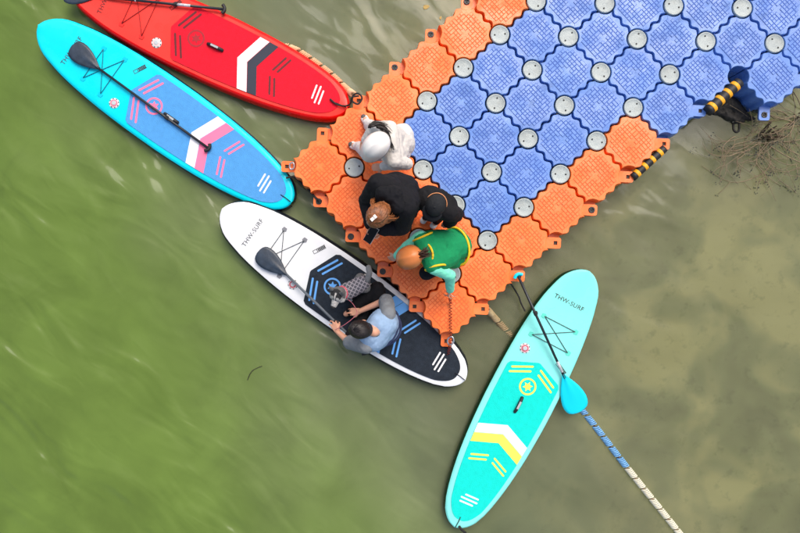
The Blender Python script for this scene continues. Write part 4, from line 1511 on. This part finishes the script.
# ---- person seated on the white board
def person_board():
    J = dict(hL=P(384, 317, .25), hR=P(378, 335, .25), kL=P(377, 289, .34), kR=P(352, 337, .32), aL=P(354, 309, .22), aR=P(366, 313, .19), fL=P(346, 314, .19), fR=P(371, 303, .18),
             sL=P(388, 314, .64), sR=P(366, 346, .62), eL=P(386, 300, .46), eR=P(349, 342, .42), wL=P(360, 311, .36), wR=P(337.5, 331.5, .33))
    p = Person('person in a light blue life vest sitting on the white paddle board', P(386, 327, .26), P(374, 331.5, .73), P(361.5, 329, .80), Vector((-.80, .10, -.55)), J, 1.0, up=Vector((-.55, .02, .83)), feet_z=.125)
    p.gz = .125
    p.body({'L': (Vector((-.9, -.1, -.25)), Vector((.1, -.1, -1)), .75), 'R': (Vector((-.45, .75, -.35)), Vector((.35, .0, -1)), .85)})
    p.cloth('shirt', p.torso(.010) + p.arm('L', .022, frac=.46) + p.arm('R', .022, frac=.46), fabric('grey_shirt', rgb(128, 133, 138)), wr=.006, wsc=12, seed=3)
    V = fabric('light_blue_vest', rgb(148, 176, 208), var=.16)
    v = p.cloth('life_vest', [q for q in p.torso(.036, 1.0)[1:6]] + [('c', p.T(-.11, -.01, -.075), p.T(-.07, .0, -.055), .075, .070), ('c', p.T(.11, -.01, -.075), p.T(.07, .0, -.055), .075, .070), ('c', p.T(-.09, -.03, -.075), p.T(.09, -.03, -.075), .085, .085)], V, wr=.003, wsc=9, seed=6)
    NV = mat('navy_trim', rgb(38, 48, 84), .7)
    def loop(c, ax, u, ru, rv, rad, m):
        ax = ax.normalized(); u = (u - ax * u.dot(ax)).normalized(); w = ax.cross(u)
        mb = MB(); mb.tube([c + u * ru * math.cos(2 * PI * q / 36) + w * rv * math.sin(2 * PI * q / 36) for q in range(36)], rad, 8, closed=True)
        return mb.build('webbing_strap', m, v, True, rel=p.o)
    c = p.pelvis.lerp(p.neck, .40); loop(c, p.up, p.right, .222, .150, .012, NV)
    c = p.pelvis.lerp(p.neck, .16); loop(c, p.up, p.right, .180, .168, .012, NV)
    # pale patch at the back of the neck and grey sash panels
    def patch(name, u0, u1, w0, w1, m, off):
        mb = MB(); vv = []
        for i in range(5):
            for j in range(5):
                x = u0 + (u1 - u0) * i / 4; z = w0 + (w1 - w0) * j / 4
                y = -(.150 + off) + 1.1 * x * x + (.0 if z > -.1 else .0) + max(0, (z + .11)) * .55
                vv.append(p.T(x, y, z) - p.o)
        fs = [(i * 5 + j, i * 5 + j + 1, (i + 1) * 5 + j + 1, (i + 1) * 5 + j) for i in range(4) for j in range(4)]
        mb.add(vv, fs); o = mb.build(name, m, v, True); md = o.modifiers.new('t', 'SOLIDIFY'); md.thickness = .006; md.offset = 0
    patch('back_patch', -.005, .075, -.115, -.055, mat('patch_white', rgb(225, 232, 238), .6), .004)
    p.cloth('trousers', p.leg('L', .018) + p.leg('R', .018) + [('c', J['hL'], J['hR'], .115, .115)], fabric('black_trousers', (0.01, 0.01, 0.012, 1)), seed=5)
    p.shoes(mat('black_shoe', rgb(24, 25, 28), .7))
    p.hair(mat('black_hair', rgb(28, 22, 22), rough=.45, var=.3, vscale=60), 420, seed=11, rad=.007)
    # dog lead in both hands
    rope('dog_lead', 'pink cord lead between the seated person and the puppy', 'lead', [J['wR'] + Vector((-.02, .02, .03)), P(344, 325, .42), P(352, 319, .44), P(357, 313, .42), P(353, 304, .42), P(346, 298, .46)], .0032, mat('pink_cord', rgb(196, 108, 122), .6))

person_white(); person_black(); person_cap(); person_green(); person_board()

# ------------------------------------------------------------------ husky puppy on the white board
def puppy():
    g = .128
    o = P(352, 290, g)
    root = empty('puppy', o)
    tag(root, 'grey and white husky puppy in a plaid coat on the white board', 'dog')
    rump, chest = P(363, 283, .40), P(347, 291.5, .40)
    hd = P(338, 294, .52)
    ax = (chest - rump); ax.z = 0; ax.normalize(); sd_ = Vector((-ax.y, ax.x, 0))
    fd = Vector((-.34, -.80, .10)).normalized()          # where the head points
    hr = rot_from(fd, Vector((-.05, .55, 1)))
    HS = 1.22
    H = lambda x, y, z: hd + hr @ Vector((x, y, z)) * HS
    pr = [('c', rump, chest, .070, .078), ('e', chest - Vector((0, 0, .02)), (.075, .075, .085), None), ('c', chest + Vector((0, 0, .02)), hd, .060, .055),
          ('e', H(0, 0, 0), (.074, .074, .067), hr), ('c', H(0, .035, -.012), H(0, .092, -.022), .043, .029), ('e', H(0, .112, -.016), (.016, .014, .013), hr),
          ('e', H(-.035, .02, -.02), (.041, .043, .038), hr), ('e', H(.035, .02, -.02), (.041, .043, .038), hr)]
    for sg in (-1, 1):      # pricked ears
        pr += [('c', H(sg * .040, -.012, .04), H(sg * .056, -.022, .098), .024, .006), ('c', H(sg * .030, -.010, .04), H(sg * .054, -.020, .09), .018, .006)]
    for sg in (-1, 1):
        f = chest + sd_ * sg * .052
        pr += [('c', f - Vector((0, 0, .03)), f + ax * .01 - Vector((0, 0, .13)), .036, .024), ('c', f + ax * .01 - Vector((0, 0, .13)), Vector((f.x, f.y, g + .025)) + ax * .005, .023, .020), ('c', Vector((f.x, f.y, g + .02)), Vector((f.x, f.y, g + .018)) + ax * .035, .021, .018)]
        h = rump + sd_ * sg * .055
        kn = h + ax * .045 - Vector((0, 0, .09)); hk_ = h - ax * .045 - Vector((0, 0, .16)); pw = Vector((hk_.x, hk_.y, g + .02)) + ax * .015
        pr += [('c', h - Vector((0, 0, .01)), kn, .050, .034), ('c', kn, hk_, .030, .019), ('c', hk_, pw, .018, .018), ('c', pw, pw + ax * .035, .020, .017)]
    t0 = rump - ax * .055 + Vector((0, 0, .03))
    tl = catmull([t0, P(367.5, 279, .46), P(369.5, 273, .50), P(368.5, 267.5, .49)], 3)
    for a, b in zip(tl, tl[1:]): pr.append(('c', a, b, .027, .025))
    white, grey, dark = (.72, .70, .67, 1), (.22, .22, .22, 1), (.035, .035, .04, 1)
    hi = hr.inverted()
    def colour(p):
        q = hi @ (p - hd) / HS
        if q.length < .15 and q.y > -.06:
            if q.y > .106: return dark
            # dark forehead with a white blaze, eyebrow spots, pale cheeks and muzzle
            if q.z > .062: return grey if abs(q.x) > .02 else dark
            if q.y > .062 or q.z < -.012: return white
            if abs(q.x) < .007 and q.y > .0: return white
            if math.hypot(abs(q.x) - .026, q.y - .044) < .013 and q.z > .0: return white
            if math.hypot(q.x * .95, q.y - .012) < .046 and q.z > .012: return dark
            if q.y > .015: return white
            return grey
        if p.z < .30: return white
        if p.z > .47: return (.34, .34, .34, 1)
        return grey
    m = bpy.data.materials.new('husky_fur'); m.use_nodes = True
    nt = m.node_tree; b = nt.nodes['Principled BSDF']
    at = nt.nodes.new('ShaderNodeAttribute'); at.attribute_name = 'tint'
    nz = nt.nodes.new('ShaderNodeTexNoise'); nz.inputs['Scale'].default_value = 90
    mx = nt.nodes.new('ShaderNodeMix'); mx.data_type = 'RGBA'; mx.blend_type = 'MULTIPLY'; mx.inputs['Factor'].default_value = .5
    nt.links.new(at.outputs['Color'], mx.inputs[6]); nt.links.new(nz.outputs['Fac'], mx.inputs[7])
    nt.links.new(mx.outputs[2], b.inputs['Base Color']); b.inputs['Roughness'].default_value = .85
    bp = nt.nodes.new('ShaderNodeBump'); bp.inputs['Strength'].default_value = .7; bp.inputs['Distance'].default_value = .01
    nt.links.new(nz.outputs['Fac'], bp.inputs['Height']); nt.links.new(bp.outputs[0], b.inputs['Normal'])
    bo = organic('body', pr, .0045, m, root, o, 2, .0042, 70, 2, colour)
    for sg in (-1, 1):
        e = MB(); e.lathe([(.0001, -.007), (.0055, -.004), (.0072, 0), (.0055, .004), (.0001, .007)], 10, center=H(sg * .026, .050, .012) - o); e.build('eye', M_EYE, bo, True)
    # plaid coat
    pm = bpy.data.materials.new('plaid_cloth'); pm.use_nodes = True
    nt = pm.node_tree; b = nt.nodes['Principled BSDF']; b.inputs['Roughness'].default_value = .9
    tc = nt.nodes.new('ShaderNodeTexCoord'); mp = nt.nodes.new('ShaderNodeMapping'); mp.inputs['Rotation'].default_value = (0, 0, R(-62))
    nt.links.new(tc.outputs['Object'], mp.inputs['Vector'])
    prev = None
    for bd in ('X', 'Y'):
        w = nt.nodes.new('ShaderNodeTexWave'); w.wave_type = 'BANDS'; w.bands_direction = bd; w.inputs['Scale'].default_value = 9.5; w.inputs['Distortion'].default_value = .3
        nt.links.new(mp.outputs[0], w.inputs['Vector'])
        r = nt.nodes.new('ShaderNodeMapRange'); r.inputs['From Min'].default_value = .80; r.inputs['From Max'].default_value = .92
        nt.links.new(w.outputs['Fac'], r.inputs['Value'])
        if prev is None: prev = r.outputs[0]
        else:
            mxx = nt.nodes.new('ShaderNodeMath'); mxx.operation = 'MAXIMUM'
            nt.links.new(prev, mxx.inputs[0]); nt.links.new(r.outputs[0], mxx.inputs[1]); prev = mxx.outputs[0]
    mc = nt.nodes.new('ShaderNodeMix'); mc.data_type = 'RGBA'; mc.inputs[6].default_value = rgb(86, 86, 94); mc.inputs[7].default_value = rgb(160, 154, 160)
    nt.links.new(prev, mc.inputs['Factor']); nt.links.new(mc.outputs[2], b.inputs['Base Color'])
    organic('coat', [('c', rump + ax * .005 + Vector((0, 0, .006)), chest + Vector((0, 0, .012)), .079, .086), ('c', chest + Vector((0, 0, .012)), chest.lerp(hd, .35), .082, .07)], .006, pm, root, o, 3, .003, 25, 3)
    cl = MB(); c = chest.lerp(hd, .55); a2 = (hd - chest).normalized(); u = a2.orthogonal().normalized(); w = a2.cross(u)
    cl.tube([c + (u * math.cos(2 * PI * q / 24) + w * math.sin(2 * PI * q / 24)) * .064 for q in range(24)], .008, 6, closed=True)
    cl.build('collar', mat('pink_collar', rgb(220, 90, 110), .6), root, True, rel=o)
puppy()

# ------------------------------------------------------------------ dark dock reflection, built as a black mesh under the bumper
def dock_reflection():
    o = P(730, 114, WZ)
    root = empty('dark_reflection', o)
    tag(root, 'ragged black dock reflection modelled in the water below the striped bumper', 'dock_reflection')
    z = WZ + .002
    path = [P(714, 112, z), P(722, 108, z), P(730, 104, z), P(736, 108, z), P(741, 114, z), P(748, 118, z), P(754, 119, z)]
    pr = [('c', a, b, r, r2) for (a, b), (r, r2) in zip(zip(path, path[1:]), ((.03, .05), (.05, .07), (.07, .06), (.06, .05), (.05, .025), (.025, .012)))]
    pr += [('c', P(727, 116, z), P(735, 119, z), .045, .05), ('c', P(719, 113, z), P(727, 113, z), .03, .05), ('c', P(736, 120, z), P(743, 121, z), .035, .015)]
    refl_mat = mat('reflection_black', (0.016, 0.014, 0.011, 1), .7, var=.4, vscale=20, bump=.6)  # black stands for the unlit dock side mirrored in the water
    organic('reflection_mass', pr, .012, refl_mat, root, o, 2, .014, 22, 4)
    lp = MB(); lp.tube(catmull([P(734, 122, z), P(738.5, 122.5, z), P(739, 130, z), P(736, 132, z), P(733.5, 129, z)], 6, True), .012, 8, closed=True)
    lp.build('loop', refl_mat, root, True, rel=o)  # ring shaped after the mirrored lug of the dock block
dock_reflection()
